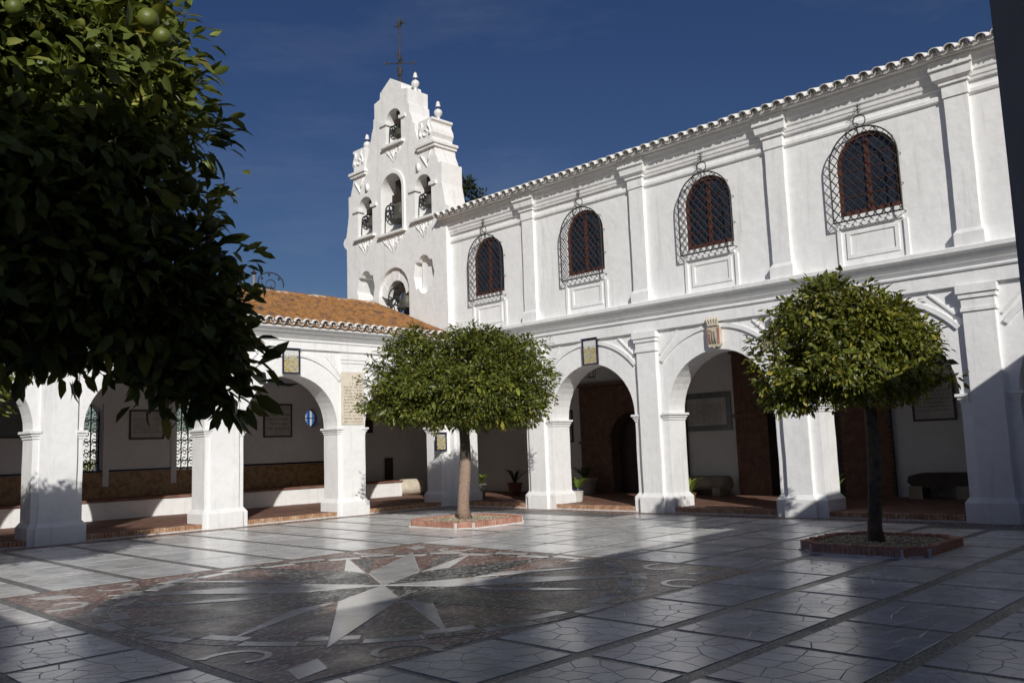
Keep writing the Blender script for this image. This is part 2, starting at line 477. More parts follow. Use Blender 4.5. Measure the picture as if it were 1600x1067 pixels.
    def build(self, name, mat, parent=None, smooth=False, fix=True, origin=None):
        me = bpy.data.meshes.new(name)
        vv = self.v
        if origin is not None: vv = [(a - origin[0], b - origin[1], c - origin[2]) for a, b, c in vv]
        me.from_pydata(vv, [], self.f)
        if fix:
            bm = bmesh.new(); bm.from_mesh(me)
            bmesh.ops.recalc_face_normals(bm, faces=bm.faces)
            bm.to_mesh(me); bm.free()
        me.materials.append(MATS[mat])
        if smooth: me.shade_smooth() if hasattr(me, 'shade_smooth') else me.polygons.foreach_set('use_smooth', [True] * len(me.polygons))
        return link(name, me, parent, origin)
def link(name, me, parent=None, loc=None, rot=None):
    o = bpy.data.objects.new(name, me)
    COL.objects.link(o)
    if parent is not None:
        o.parent = parent
    if loc is not None:
        o.location = loc
        if parent is not None:
            b = base_of(parent); o.location = Vector(loc) - b
    elif parent is not None:
        o.location = -base_of(parent)
    if rot is not None: o.rotation_euler = rot
    return o
BASE = {}
def base_of(o):
    return BASE.get(o.name, Vector((0, 0, 0)))
def regbase(o, loc): BASE[o.name] = Vector(loc)
def thing(name, label, cat, loc=(0, 0, 0), group=None):
    o = bpy.data.objects.new(name, None); COL.objects.link(o)
    o.empty_display_size = .2
    o.location = loc; regbase(o, loc)
    o['label'] = label; o['category'] = cat
    if group: o['group'] = group
    return o
def tag(o, label, cat, group=None):
    o['label'] = label; o['category'] = cat
    if group: o['group'] = group
    return o
def struct(o):
    o['kind'] = 'structure'; return o
def part(name, mat, parent, fn, M=MI, w=0.0, smooth=False, origin=None):
    mb = MB(M, w); fn(mb)
    o = mb.build(name, mat, parent, smooth, origin=origin)
    if origin is not None: regbase(o, origin)
    elif parent is not None: regbase(o, (0, 0, 0))
    return o
def arc_pts(c, z, r, a0, a1, n, ry=None):
    ry = ry or r
    return [(c + r * math.cos(math.radians(a0 + (a1 - a0) * k / n)), z + ry * math.sin(math.radians(a0 + (a1 - a0) * k / n))) for k in range(n + 1)]
def arch_hole(c, r, zb, zs, n=22):
    return [(c - r, zb), (c + r, zb)] + arc_pts(c, zs, r, 0, 180, n)

# ------------------------------------------------------------------ ground and courtyard floor
SP = 3.705                                   # bay spacing
RP = [3.47 + SP * k for k in range(5)]       # right wing pilaster centres (Y)
LP = [3.34 + SP * k for k in range(4)]       # left wing pilaster centres (X)
RA = [1.66] + [5.33 + SP * k for k in range(4)]
LA = [1.58] + [5.19 + SP * k for k in range(3)]
AR = 1.36; ZS = 2.34                         # arch radius, springing
ZF = .13                                     # arcade floor level
XB = -4.7; YB = -5.5                         # back walls

g = MB(); g.box(-150, 160, -160, 150, -.6, -.03)
struct(g.build('ground', 'dry_grass'))

g = MB(); g.box(-.6, 26, -.6, 20.5, -.12, 0.0)
floor = struct(g.build('courtyard_floor', 'pebble_grey'))

def set_tint(me, cols_per_vert):
    a = me.color_attributes.new('tint', 'FLOAT_COLOR', 'POINT')
    a.data.foreach_set('color', np.asarray(cols_per_vert, dtype=np.float32).ravel())

def clip_poly(poly, nx, ny, c):
    out = []
    for i in range(len(poly)):
        a = poly[i]; b = poly[(i + 1) % len(poly)]
        da = a[0] * nx + a[1] * ny - c; db = b[0] * nx + b[1] * ny - c
        if da <= 0: out.append(a)
        if (da < 0 < db) or (db < 0 < da):
            t = da / (da - db); out.append((a[0] + (b[0] - a[0]) * t, a[1] + (b[1] - a[1]) * t))
    return out
def crazy(x0, x1, y0, y1, cell, gap, R):
    """irregular broken stones filling a rectangle"""
    nx = max(2, round((x1 - x0) / cell)); ny = max(2, round((y1 - y0) / cell))
    pts = [(x0 + (i + .5 + R.uniform(-.42, .42)) * (x1 - x0) / nx, y0 + (j + .5 + R.uniform(-.42, .42)) * (y1 - y0) / ny) for i in range(nx) for j in range(ny)]
    cells = []
    for i, p in enumerate(pts):
        poly = [(x0, y0), (x1, y0), (x1, y1), (x0, y1)]
        for j, q in enumerate(pts):
            if i == j: continue
            dx, dy = q[0] - p[0], q[1] - p[1]; L = math.hypot(dx, dy)
            if L > cell * 3.2: continue
            mx, my = (p[0] + q[0]) / 2, (p[1] + q[1]) / 2
            poly = clip_poly(poly, dx / L, dy / L, (mx * dx + my * dy) / L - gap * R.uniform(.25, .8))
            if len(poly) < 3: break
        if len(poly) >= 3: cells.append(poly)
    return cells
def stone_mesh(name, polys, z0, z1, tints, origin=(0, 0)):
    V = []; F = []; T = []
    for poly, t in zip(polys, tints):
        n = len(poly); b = len(V)
        cx = sum(p[0] for p in poly) / n; cy = sum(p[1] for p in poly) / n
        for zz, sh in ((z0, 1), (z1 - .0012, 1), (z1, .97)):
            for p in poly: V.append((cx + (p[0] - cx) * sh - origin[0], cy + (p[1] - cy) * sh - origin[1], zz))
            T += [(t[0], t[1], t[2], 1)] * n
        for lv in range(2):
            for i in range(n):
                j = (i + 1) % n
                F.append((b + lv * n + i, b + lv * n + j, b + (lv + 1) * n + j, b + (lv + 1) * n + i))
        F.append(tuple(range(b + 2 * n, b + 3 * n)))
    me = bpy.data.meshes.new(name); me.from_pydata(V, [], F); set_tint(me, T)
    me.materials.append(MATS['marble'])
    return me
def in_view(x, y, z, m_=60):
    d = Vector((x, y, z)) - CAM; w = d.dot(CF)
    if w < .3: return False
    px = 800 + 1340.2 * d.dot(CR) / w; py = 533.5 - 1340.2 * d.dot(CU) / w
    return -m_ < px < 1600 + m_ and -m_ < py < 1067 + m_

SQ0, SQ1, TQ0, TQ1 = 6.95, 13.62, 6.95, 13.62       # the compass square (X then Y)
panels = []
def grid(xs, ys, wx, wy):
    for a, b in zip(xs, xs[1:]):
        for c, d in zip(ys, ys[1:]):
            panels.append((a + wx, b - wx, c + wy, d - wy))
def lin(a, b, st):
    o = [a]
    while o[-1] + st < b + 1e-6: o.append(o[-1] + st)
    return o
# left of the square (towards the left arcade): wide strips run along Y
xl = [10.72 + 1.18 * k for k in range(-9, 13)]
xl = [x for x in xl if .35 < x < 25]
grid(xl, [.42, 1.1, 2.55, 4.05, 5.47, 6.9], .075, .03)
# right of the square: wide strips run along X
xr = [x for x in [10.42 + 1.18 * k for k in range(-9, 13)] if .35 < x < 25]
grid(xr, [13.66, 14.72, 15.76, 16.82, 17.88, 18.9], .035, .07)
# above and below the square
ym = [6.95 + 1.1117 * k for k in range(7)]
grid([.42, 1.5, 2.62, 3.72, 4.8, 5.88, 6.9], ym, .035, .045)
grid([13.68, 14.86, 16.04, 17.22, 18.4, 19.58, 20.76, 21.94], ym, .07, .04)
PL1 = (3.85, 4.95); PL2 = (4.15, 14.2); PL3 = (15.75, 14.9); PL4 = (15.0, 5.2)
cands = []
R = random.Random(3)
gb = MB()
for (x0, x1, y0, y1) in panels:
    gb.box(x0, x1, y0, y1, -.002, .0022)
    cx, cy = (x0 + x1) / 2, (y0 + y1) / 2
    dcam = math.hypot(cx - CAM.x, cy - CAM.y)
    vis = in_view(cx, cy, 0, 150)
    if not vis and dcam > 6: cs = [[(x0, y0), (x1, y0), (x1, y1), (x0, y1)]]
    else: cs = crazy(x0 + .004, x1 - .004, y0 + .004, y1 - .004, .21 if dcam < 12 else .26, .0055 if dcam < 12 else .003, R)
    pt = R.uniform(.86, 1.1)
    for poly in cs:
        t = pt * R.uniform(.9, 1.07); w = R.uniform(-.02, .025)
        mx = sum(p[0] for p in poly) / len(poly); my = sum(p[1] for p in poly) / len(poly)
        d = Vector((mx, my, 0)) - CAM
        area = abs(sum(poly[i - 1][0] * poly[i][1] - poly[i][0] * poly[i - 1][1] for i in range(len(poly)))) / 2
        sc = area / max(d.length, .5) ** 3 if in_view(mx, my, 0, 0) else 0
        cands.append((sc, poly, (t + w, t, t - w)))
o = gb.build('joint_bed', 'grout', floor, fix=False); o['kind'] = 'stuff'
cands.sort(key=lambda a: -a[0])
for sc, poly, t in cands[:300]:
    cx = sum(p[0] for p in poly) / len(poly); cy = sum(p[1] for p in poly) / len(poly)
    me = stone_mesh('paving_stone', [poly], .0012, .0058, [t], (cx, cy))
    link('paving_stone', me, floor, (cx, cy, 0))
me = stone_mesh('paving', [c[1] for c in cands[300:]], .0012, .0058, [c[2] for c in cands[300:]])
o = link('paving', me, floor); o['kind'] = 'stuff'

# compass rose
CX, CY = 10.30, 10.40
g = MB(); g.box(SQ0, SQ1, TQ0, TQ1, -.002, .0024)
o = g.build('mosaic_field', 'pebble_red', floor)
def pol(r, a): return (CX + r * math.cos(math.radians(a)), CY + r * math.sin(math.radians(a)))
def flat(name, poly, mat, z=.0062):
    if mat == 'marble':
        t = R.uniform(.8, .95)
        me = stone_mesh(name, [poly], .0012, z, [(t, t, t * .98)], (0, 0))
        return link(name, me, floor)
    V = [(p[0], p[1], .0012) for p in poly] + [(p[0], p[1], z) for p in poly]; n = len(poly)
    F = [tuple(range(n, 2 * n))] + [(i, (i + 1) % n, n + (i + 1) % n, n + i) for i in range(n)]
    me = bpy.data.meshes.new(name); me.from_pydata(V, [], F); me.materials.append(MATS[mat])
    return link(name, me, floor)
for k in range(4):
    a = 45 + 90 * k
    flat('compass_point', [pol(.03, a + 180), pol(1.14, a - 18), pol(3.42, a), pol(1.14, a + 18)], 'marble', .0082)
    for s in (-1, 1):
        flat('compass_dart', [pol(1.19, a + s * 19.5), pol(3.24, a + s * 18.4), pol(1.63, a + s * 27.5)], 'marble', .0078)
    b = a + 45
    flat('dark_point', [pol(.06, b), pol(1.1, b - 26), pol(1.6, b - 17), pol(3.0, b), pol(1.6, b + 17), pol(1.1, b + 26)], 'pebble_black', .0042)
    for s in (-1, 1):
        flat('dark_dart', [pol(1.2, a + s * 17.0), pol(2.7, a + s * 11.0), pol(2.9, a + s * 17.4)], 'pebble_black', .0034)
NS = 36
for k in range(NS):
    a0 = k * 360 / NS; a1 = a0 + 360 / NS - .6
    r0, r1 = ((2.93, 3.10), (3.11, 3.28))[k % 2]
    
    st = [a0 + (a1 - a0) * t / 4 for t in range(5)]
    flat('ring_stone', [pol(r1, a) for a in st] + [pol(r0, a) for a in reversed(st)], 'marble')
    r0, r1 = ((3.11, 3.28), (2.93, 3.10))[k % 2]
    flat('dark_ring_stone', [pol(r1, a) for a in st] + [pol(r0, a) for a in reversed(st)], 'pebble_black', .0051)
def scroll(c, ang, flip, size=.34):
    pts = []
    for t in range(15):
        th = t / 14 * 4.2; rr = size * (1 - t / 14 * .55)
        pts.append((rr * math.cos(th), rr * math.sin(th) * flip, .055 * (1 - .35 * t / 14)))
    ca, sa = math.cos(ang), math.sin(ang)
    out = []; inn = []
    for x, y, w in pts:
        L = math.hypot(x, y)
        for lst, k in ((out, 1), (inn, -1)):
            X = x * (1 + k * w / L * .8); Y = y * (1 + k * w / L * .8)
            lst.append((c[0] + ca * X - sa * Y, c[1] + sa * X + ca * Y))
    quads = [[out[i], out[i + 1], inn[i + 1], inn[i]] for i in range(14)]
    me = stone_mesh('scroll_inlay', quads, .0012, .0062, [(.72, .71, .69)] * 14)
    link('scroll_inlay', me, floor)
for k in range(4):
    a = 45 + 90 * k
    c = (CX + 4.02 * math.cos(math.radians(a)), CY + 4.02 * math.sin(math.radians(a)))
    flat('corner_point', [pol(3.75, a), pol(4.1, a + 2.2), pol(4.4, a), pol(4.1, a - 2.2)], 'marble')
    for s in (-1, 1):
        scroll((CX + 3.72 * math.cos(math.radians(a + s * 10)), CY + 3.72 * math.sin(math.radians(a + s * 10))), math.radians(a + (90 if s > 0 else -90)), s)

# dark border band beside the arcades
for (x0, x1, y0, y1) in ((-.14, .06, .4, 19), (.24, .38, .4, 19), (-.14, 20, -.14, .06), (.4, 20, .24, .38)):
    g = MB(); g.box(x0, x1, y0, y1, .0005, .0045)
    g.build('border_band', 'pebble_red', floor)

# raised brick floor of the arcades
g = MB(); g.box(XB - .3, -.2, YB - .3, 20, -.1, ZF)
struct(g.build('arcade_floor', 'floor_brick'))
af = bpy.data.objects['arcade_floor']
g = MB(); g.box(-.21, 18, YB - .3, -.2, -.1, ZF - .0006)
g.build('floor_bay', 'floor_brick', af)
mb_ = MB(); mb_.box(-.031, .031, -.06, .06, 0, .136)
bm_ = mb_.build('kerb_brick', 'kerb_brick').data
bpy.data.objects.remove(bpy.data.objects['kerb_brick'])
def kerb_run(M, c, r):
    n = int(2 * r / .074)
    for k in range(n):
        s = c - r + (k + .5) * 2 * r / n
        p = M(s, -.165 + R.uniform(-.006, .006), R.uniform(-.004, .004))
        link('kerb_brick', bm_, af, p, (R.uniform(-.03, .03), R.uniform(-.03, .03), R.uniform(-.06, .06) + (math.pi / 2 if M is MR else 0)))
for c in RA[:4]: kerb_run(MR, c, AR - .02)
for c in LA: kerb_run(ML, c, AR - .02)
for M, cs in ((MR, RA), (ML, LA)):
    for c in cs:
        g = MB(M); g.box(c - AR, c + AR, -.215, -.098, 0.001, .034)
        g.build('kerb_mortar', 'lime', af)

# ------------------------------------------------------------------ arcaded wings
def pier_trim(T, M, c, arches, w, pil_d, wall_d, zcap, left=False, cap_s=None):
    """one pilaster with plinth and capital"""
    def f(b):
        b.box(c - w, c + w, wall_d - .02, pil_d, .3, zcap)
    p = part('pilaster', 'plaster', T, f, M, .012)
    def pl(b):
        b.box(c - w - .07, c + w + .07, wall_d - .01, pil_d + .07, -.02, .36)
        b.frustum((c - w - .07, c + w + .07, wall_d - .01, pil_d + .07, .36), (c - w - .005, c + w + .005, wall_d - .01, pil_d + .004, .46))
    part('plinth', 'plaster', p, pl, M, .008)
    def cp(b):
        k = 1 if not left else .6
        e = .03 * k
        b.box(c - w - e, c + w + e, wall_d, pil_d + e, 3.83, 3.90)
        b.box(c - w - .012, c + w + .012, wall_d, pil_d + .014 * k, 3.90, 4.07)
        b.box(c - w - .045 * k, c + w + .045 * k, wall_d, pil_d + .045 * k, 4.07, 4.16)
        b.box(c - w - .075 * k, c + w + .075 * k, wall_d, pil_d + .075 * k, 4.16, 4.31)
    part('capital', 'plaster', p, cp, M, .006)
    return p
def jambs(T, M, edges, wall_d, back_d):
    """for each arch edge (s, sign): plinth and impost round the jamb. sign=+1: the opening lies at larger s"""
    for s, sg in edges:
        def pl(b, s=s, sg=sg):
            a, e = (s - .36 * sg, s + .075 * sg)
            lo, hi = min(a, e), max(a, e)
            b.box(lo, hi, back_d - .07, wall_d + .075, -.02, .36)
            lo2, hi2 = min(a, s + .004 * sg), max(a, s + .004 * sg)
            b.frustum((lo, hi, back_d - .07, wall_d + .075, .36), (lo2, hi2, back_d - .004, wall_d + .004, .46))
        part('jamb_plinth', 'plaster', T, pl, M, .008)
        def im(b, s=s, sg=sg):
            for z0, z1, e in ((ZS - .17, ZS - .11, .018), (ZS - .11, ZS - .055, .042), (ZS - .055, ZS, .075)):
                a = s - .15 * sg; t = s + e * sg
                b.box(min(a, t), max(a, t), back_d - e, wall_d + e, z0, z1)
        part('impost', 'plaster', T, im, M, .005)
def arch_trim(T, M, c, wall_d, half):
    r0, r1 = 1.86, 1.955
    a = math.degrees(math.acos(min(1, half / r1)))
    o = arc_pts(c, ZS, r1, a, 180 - a, 30); i = arc_pts(c, ZS, r0, 180 - a, a, 30)
    o = [(s, min(z, 4.285)) for s, z in o]
    part('arch_moulding', 'plaster', T, lambda b: b.plate(o + i, [], wall_d + .045, wall_d - .02), M, .006)
    for sg in (-1, 1):
        def f(b, sg=sg):
            p0 = (c + sg * half, 3.74); p1 = (c + sg * .98, 4.26)
            dx, dz = p1[0] - p0[0], p1[1] - p0[1]; L = math.hypot(dx, dz); nx, nz = -dz / L * .022, dx / L * .022
            b.plate([(p0[0] - nx, p0[1] - nz), (p1[0] - nx, p1[1] - nz), (p1[0] + nx, p1[1] + nz), (p0[0] + nx, p0[1] + nz)], [], wall_d + .03, wall_d - .02)
        part('spandrel_fillet', 'plaster', T, f, M, .004)

# barrel tile: mouth at local y=0, running back along +y; crown up
def tile_mesh(name, mat, r0=.108, r1=.09, L=.44, t=.014, n=8):
    b = MB(); rings = []
    for y, r in ((0, r0), (.02, r0 - .001), (L, r1)):
        out = [b.add(r * math.cos(math.pi * k / n), y, r * math.sin(math.pi * k / n)) for k in range(n + 1)]
        inn = [b.add((r - t) * math.cos(math.pi * k / n), y, (r - t) * math.sin(math.pi * k / n)) for k in range(n, -1, -1)]
        rings.append(out + inn)
    b._skin(rings)
    o = b.build(name, mat); me = o.data
    bpy.data.objects.remove(o)
    return me
EAVE = tile_mesh('eave_tile', 'eave_tile'); EAVEW = tile_mesh('eave_tile', 'eave_tile_white'); COVER = tile_mesh('roof_tile', 'roof_tile', t=.012, n=6)

# ---- right wing: the church side
church = thing('church_building', 'white two-storey church wing with arched windows above a round-arched arcade', 'building')
WD, BD, PD = -.17, -.85, -.07
holes = []
edges = []
for c in RA: edges += [(c - AR, 1), (c + AR, -1)]
lower = [(-.85, -.05)]
for c in RA: lower += [(c - AR, -.05)] + arc_pts(c, ZS, AR, 180, 0, 24) + [(c + AR, -.05)]
lower += [(20.4, -.05), (20.4, 5.0), (-.85, 5.0)]
part('arcade_wall', 'plaster', church, lambda b: b.plate(lower, [], WD, BD), MR, .012)
jambs(church, MR, [(c - AR, 1) for c in RA] + [(c + AR, -1) for c in RA], WD, BD)
for c in RP: pier_trim(church, MR, c, None, .275, PD, WD, 4.3)
part('corner_pilaster', 'plaster', church, lambda b: b.box(-.16, .12, WD - .05, PD, .0, 4.3), MR, .01)
for i, c in enumerate(RA): arch_trim(church, MR, c, WD, 1.5)
# entablature: architrave, fillet, cornice
part('architrave', 'plaster', church, lambda b: b.box(-.1, 20.4, WD, WD + .085, 4.325, 4.60), MR, .008)
part('fillet', 'plaster', church, lambda b: b.mould([(WD, 4.585), (-.05, 4.595), (-.035, 4.625), (-.05, 4.66), (WD, 4.665)], -.1, 20.4), MR, .007)
part('cornice', 'plaster', church, lambda b: b.mould([(-.3, 4.76), (WD, 4.76), (-.1, 4.775), (-.02, 4.84), (.03, 4.90), (.13, 4.93), (.135, 5.01), (.10, 5.035), (-.3, 5.06)], -.14, 20.4), MR, .010)
# upper wall with window openings
UD = -.10
WIN = [1.80, 5.42, 9.12, 12.80, 16.5]
WR, WZ0, WZS = .62, 6.08, 7.13
uh = [arch_hole(c, WR, WZ0, WZS, 18) for c in WIN]
part('upper_wall', 'plaster', church, lambda b: b.plate([(-1.2, 5.0), (20.4, 5.0), (20.4, 8.62), (-1.2, 8.62)], uh, UD, -.62), MR, .012)
for c in RP:
    def f(b): b.box(c - .21, c + .21, UD - .03, -.01, 5.02, 7.93)
    p = part('upper_pilaster', 'plaster', church, f, MR, .012)
    def f(b):
        b.box(c - .26, c + .26, UD - .02, .05, 5.0, 5.28); b.frustum((c - .26, c + .26, UD - .02, .05, 5.28), (c - .213, c + .213, UD - .02, -.007, 5.36))
    part('plinth', 'plaster', p, f, MR, .01)
    def f(b):
        for z0, z1, e in ((7.90, 8.14, .02), (8.14, 8.20, .06), (8.42, 8.597, .2)):
            b.box(c - .21 - e * .85, c + .21 + e * .85, UD - .02, -.005 + e, z0, z1)
        b.frustum((c - .28, c + .28, UD - .02, .07, 8.2), (c - .34, c + .34, UD - .02, .13, 8.25)); b.frustum((c - .34, c + .34, UD - .02, .13, 8.25), (c - .37, c + .37, UD - .02, .155, 8.42))
    part('capital', 'plaster', p, f, MR, .006)
# upper cornice
part('frieze_moulding', 'plaster', church, lambda b: b.mould([(UD - .02, 7.86), (-.07, 7.87), (-.045, 7.9), (-.045, 7.97), (-.07, 8.0), (UD - .02, 8.0)], -.1, 20.4), MR, .008)
part('eave_cornice', 'plaster', church, lambda b: b.mould([(UD - .1, 8.12), (-.04, 8.12), (-.03, 8.17), (-.01, 8.19), (.0, 8.26), (.03, 8.29), (.05, 8.40), (.09, 8.43), (.11, 8.52), (.14, 8.55), (.14, 8.60), (UD - .1, 8.62)], -.06, 20.4), MR, .007)
# roof
part('roof', 'roof_tile', church, lambda b: b.mould([(.1, 8.605), (.1, 8.66), (-5.2, 10.75), (-5.2, 10.5), (-.5, 8.605)], .02, 20.4), MR)
part('eave_soffit', 'plaster', church, lambda b: b.mould([(.05, 8.601), (.27, 8.604), (.275, 8.63), (.05, 8.66)], -.02, 20.4), MR, .006)
part('eave_mortar', 'lime', church, lambda b: b.box(-.02, 20.4, .06, .335, 8.632, 8.70), MR, .006)
rof = [o for o in church.children if o.name.startswith('roof')][0]
PIT = .265
n = 0
sl = math.atan2(2.1, 5.44)
for k in range(int(20.2 / PIT)):
    y = .10 + k * PIT
    link('eave_tile', EAVEW, rof, (.42 + R.uniform(-.012, .012), y, 8.655 + R.uniform(-.006, .006)), (sl + R.uniform(-.03, .03), 0, math.pi / 2 + R.uniform(-.02, .02)))
    # channel tile between, hollow side up
    link('channel_tile', EAVEW, rof, (.385 + R.uniform(-.012, .012), y + PIT / 2, 8.70), (-sl, math.pi, math.pi / 2))

# windows with frame, panes, lattice grille
def window(c, first):
    zs, r, z0 = WZS, WR, WZ0
    fr = MB(MR)
    outer = arch_hole(c, r - .003, z0 + .002, zs, 18); inner = arch_hole(c, r - .075, z0 + .09, zs, 18)
    fr.plate(outer, [inner], -.15, -.22)
    fr.box(c - .04, c + .04, -.142, -.22, z0 + .05, zs + .50)
    fr.box(c - r + .02, c + r - .02, -.13, -.21, z0 + .004, z0 + .10)
    W = fr.build('window', 'wood_frame', church); regbase(W, (0, 0, 0))
    for sgn in (-1, 1):
        def f(b):
            a, e = (c - r + .05, c - .03) if sgn < 0 else (c + .03, c + r - .05)
            b.plate([(a, z0 + .08), (e, z0 + .08)] + [(x, min(z, 99)) for x, z in arc_pts(c, zs, r - .05, 0 if sgn > 0 else 93, 87 if sgn > 0 else 180, 8)], [], -.185, -.195)
        part('pane', 'window_glass', W, f, MR)
    for k in range(1, 5):
        part('glazing_bar', 'wood_frame', W, lambda b: b.box(c - r + .07, c + r - .07, -.172, -.186, z0 + .12 + .27 * k, z0 + .135 + .27 * k), MR)
    # grille: a cage standing off the wall
    gz0, gd, gr, gzs = 5.94, .08, .685, 7.11
    def ins(s, z):
        if z < gz0 or abs(s - c) > gr: return False
        return z <= gzs or math.hypot(s - c, z - gzs) <= gr
    def f(b):
        hoop = [(c - gr, gz0)] + [(a, z) for a, z in arc_pts(c, gzs, gr, 180, 0, 20)] + [(c + gr, gz0)]
        b.tube([(s, gd, z) for s, z in hoop], .016, 6)
        b.tube([(c - gr, gd, gz0), (c + gr, gd, gz0)], .016, 6)
    part('grille_hoop', 'iron', W, f, MR)
    step = .205
    for dirn in (1, -1):
        for k in range(-14, 15):
            # lines z = dirn*1.25*(s-c) + q
            q = gzs - .5 + k * step
            seg = []
            S = [c - gr + i * 2 * gr / 160 for i in range(161)]
            ok = [s for s in S if ins(s, dirn * 1.25 * (s - c) + q)]
            if len(ok) < 8: continue
            s0, s1 = ok[0], ok[-1]
            def f(b):
                b.tube([(s0, gd + .004 * dirn, dirn * 1.25 * (s0 - c) + q), (s1, gd + .004 * dirn, dirn * 1.25 * (s1 - c) + q)], .0085, 4)
            part('grille_bar', 'iron', W, f, MR)
    # sides of the cage: short struts back to the wall
    for s, z in [(c - gr, gz0), (c + gr, gz0), (c - gr, 6.5), (c + gr, 6.5), (c - gr, 7.1), (c + gr, 7.1)] + [(c + gr * math.cos(t), gzs + gr * math.sin(t)) for t in (.6, 1.2, 1.95, 2.5)]:
        part('grille_strut', 'iron', W, lambda b: b.tube([(s, gd, z), (s, -.105, z)], .009, 4), MR)
    # finial: ring and sprig
    def f(b):
        zt = gzs + gr + .125
        b.tube([(c + .125 * math.cos(t * math.pi / 8), gd, zt + .125 * math.sin(t * math.pi / 8)) for t in range(16)], .012, 5, True)
        zt += .125
        b.tube([(c, gd, zt), (c, gd, zt + .26)], [.012, .004], 5)
        for a in (-1, 1):
            for q in (.05, .11, .17):
                b.tube([(c, gd, zt + q), (c + a * .075, gd + .02, zt + q + .035)], [.01, .004], 4)
                b.tube([(c, gd, zt + q), (c, gd + a * .07, zt + q + .035)], [.01, .004], 4)
    part('grille_finial', 'iron', W, f, MR)
    # apron below the sill
    def f(b):
        for s0, s1, z0_, z1_ in ((c - .70, c - .62, 5.04, 5.80), (c + .62, c + .70, 5.04, 5.80)):
            b.box(s0, s1, UD - .02, UD + .035, z0_, z1_)
        b.plate([(c - .52, 5.2), (c + .52, 5.2), (c + .52, 5.74), (c - .52, 5.74)], [[(c - .44, 5.28), (c + .44, 5.28), (c + .44, 5.68), (c - .44, 5.68)]], UD + .022, UD - .02)
        b.box(c - .62, c + .62, UD - .02, UD + .03, 5.82, 5.90)
    part('apron_panel', 'plaster', church, f, MR, .008)
    part('dark_reveal', 'plaster_interior', W, lambda b: b.box(c - .8, c + .8, -.9, -.95, 5.7, 8.1), MR)
for i, c in enumerate(WIN[:4]): window(c, i == 0)

# ---- left wing
arcade = thing('cloister_wing', 'white single-storey cloister wing with orange tiled roof and round arches', 'building')
LW, LB, LPD = -.15, -.80, -.095
lower = [(-.22, -.05)]
for c in LA: lower += [(c - AR, -.05)] + arc_pts(c, ZS, AR, 180, 0, 24) + [(c + AR, -.05)]
lower += [(17, -.05), (17, 4.9), (-.22, 4.9)]
part('arcade_wall', 'plaster', arcade, lambda b: b.plate(lower, [], LW, LB), ML, .012)
jambs(arcade, ML, [(c - AR, 1) for c in LA] + [(c + AR, -1) for c in LA], LW, LB)
for c in LP: pier_trim(arcade, ML, c, None, .36, LPD, LW, 4.3, True)
part('corner_pilaster', 'plaster', arcade, lambda b: b.box(-.10, .14, LW - .05, LPD, .0, 4.3), ML, .01)
for c in LA: arch_trim(arcade, ML, c, LW, 1.46)
part('architrave', 'plaster', arcade, lambda b: b.box(-.1, 17, LW, LW + .07, 4.38, 4.58), ML, .008)
part('fillet', 'plaster', arcade, lambda b: b.mould([(LW, 4.565), (-.06, 4.575), (-.045, 4.60), (-.06, 4.63), (LW, 4.635)], -.1, 17), ML, .007)
part('cornice', 'plaster', arcade, lambda b: b.mould([(LW - .1, 4.68), (-.08, 4.68), (-.02, 4.72), (.02, 4.78), (.1, 4.80), (.14, 4.86), (.22, 4.88), (.22, 4.93), (LW - .1, 4.95)], -.05, 17), ML, .007)
RY, RZ = -3.25, 6.36
LS = math.atan2(RZ - 4.96, .28 - RY)
def f(b):
    b.mould([(.26, 4.94), (.26, 4.985), (RY, RZ), (-6.7, 4.98), (-6.7, 4.93), (RY, RZ - .14)], .12, 17)
lroof = part('roof', 'roof_tile', arcade, f, ML)
rest = MB(); seen = 0
slope_len = math.hypot(.33 - RY, RZ - 4.98)
rows = int(slope_len / .30)
extra = []
for k in range(int(16.6 / PIT)):
    x = .28 + k * PIT
    for j in range(rows + 1):
        q = j * .30
        y = .36 - q * math.cos(LS); z = 4.985 + q * math.sin(LS)
        if y - .4 * math.cos(LS) < RY - .12: continue
        loc = (x + R.uniform(-.012, .012), y + R.uniform(-.015, .015), z + .014 + R.uniform(-.006, .008))
        rot = (LS + .025 + R.uniform(-.03, .03), 0, math.pi + R.uniform(-.035, .035))
        if j == 0:
            link('eave_tile', EAVE, lroof, loc, rot)
            link('channel_tile', EAVE, lroof, (x + PIT / 2, .325, 5.035), (-LS, math.pi, math.pi))
        elif seen < 298 and x < 7.2:
            link('roof_tile', COVER, lroof, loc, rot); seen += 1
        else: extra.append((loc, rot))
V = []; F = []
cv = [v.co.copy() for v in COVER.vertices]; cf = [tuple(p.vertices) for p in COVER.polygons]
from mathutils import Euler
for loc, rot in extra:
    mt_ = Matrix.Translation(loc) @ Euler(rot).to_matrix().to_4x4(); b = len(V)
    V += [tuple(mt_ @ c) for c in cv]; F += [tuple(b + i for i in f_) for f_ in cf]
me = bpy.data.meshes.new('roof_tiles'); me.from_pydata(V, [], F); me.materials.append(MATS['roof_tile'])
o = link('roof_tiles', me, lroof); o['kind'] = 'stuff'
def f(b):
    pts = [(x * .35 + .15, RY + .02 * math.sin(x * 2.1), RZ + .05 + .018 * math.sin(x * 1.3) + .01 * math.sin(x * 3.7)) for x in range(48)]
    b.tube(pts, .125, 8)
part('ridge_bed', 'ridge_mortar', lroof, f)
for k in range(44):
    x = .25 + k * .38
    link('ridge_tile', COVER, lroof, (x, RY + R.uniform(-.01, .01), RZ + .085 + R.uniform(-.008, .008)), (R.uniform(-.04, .04), 0, -math.pi / 2 + R.uniform(-.04, .04)))

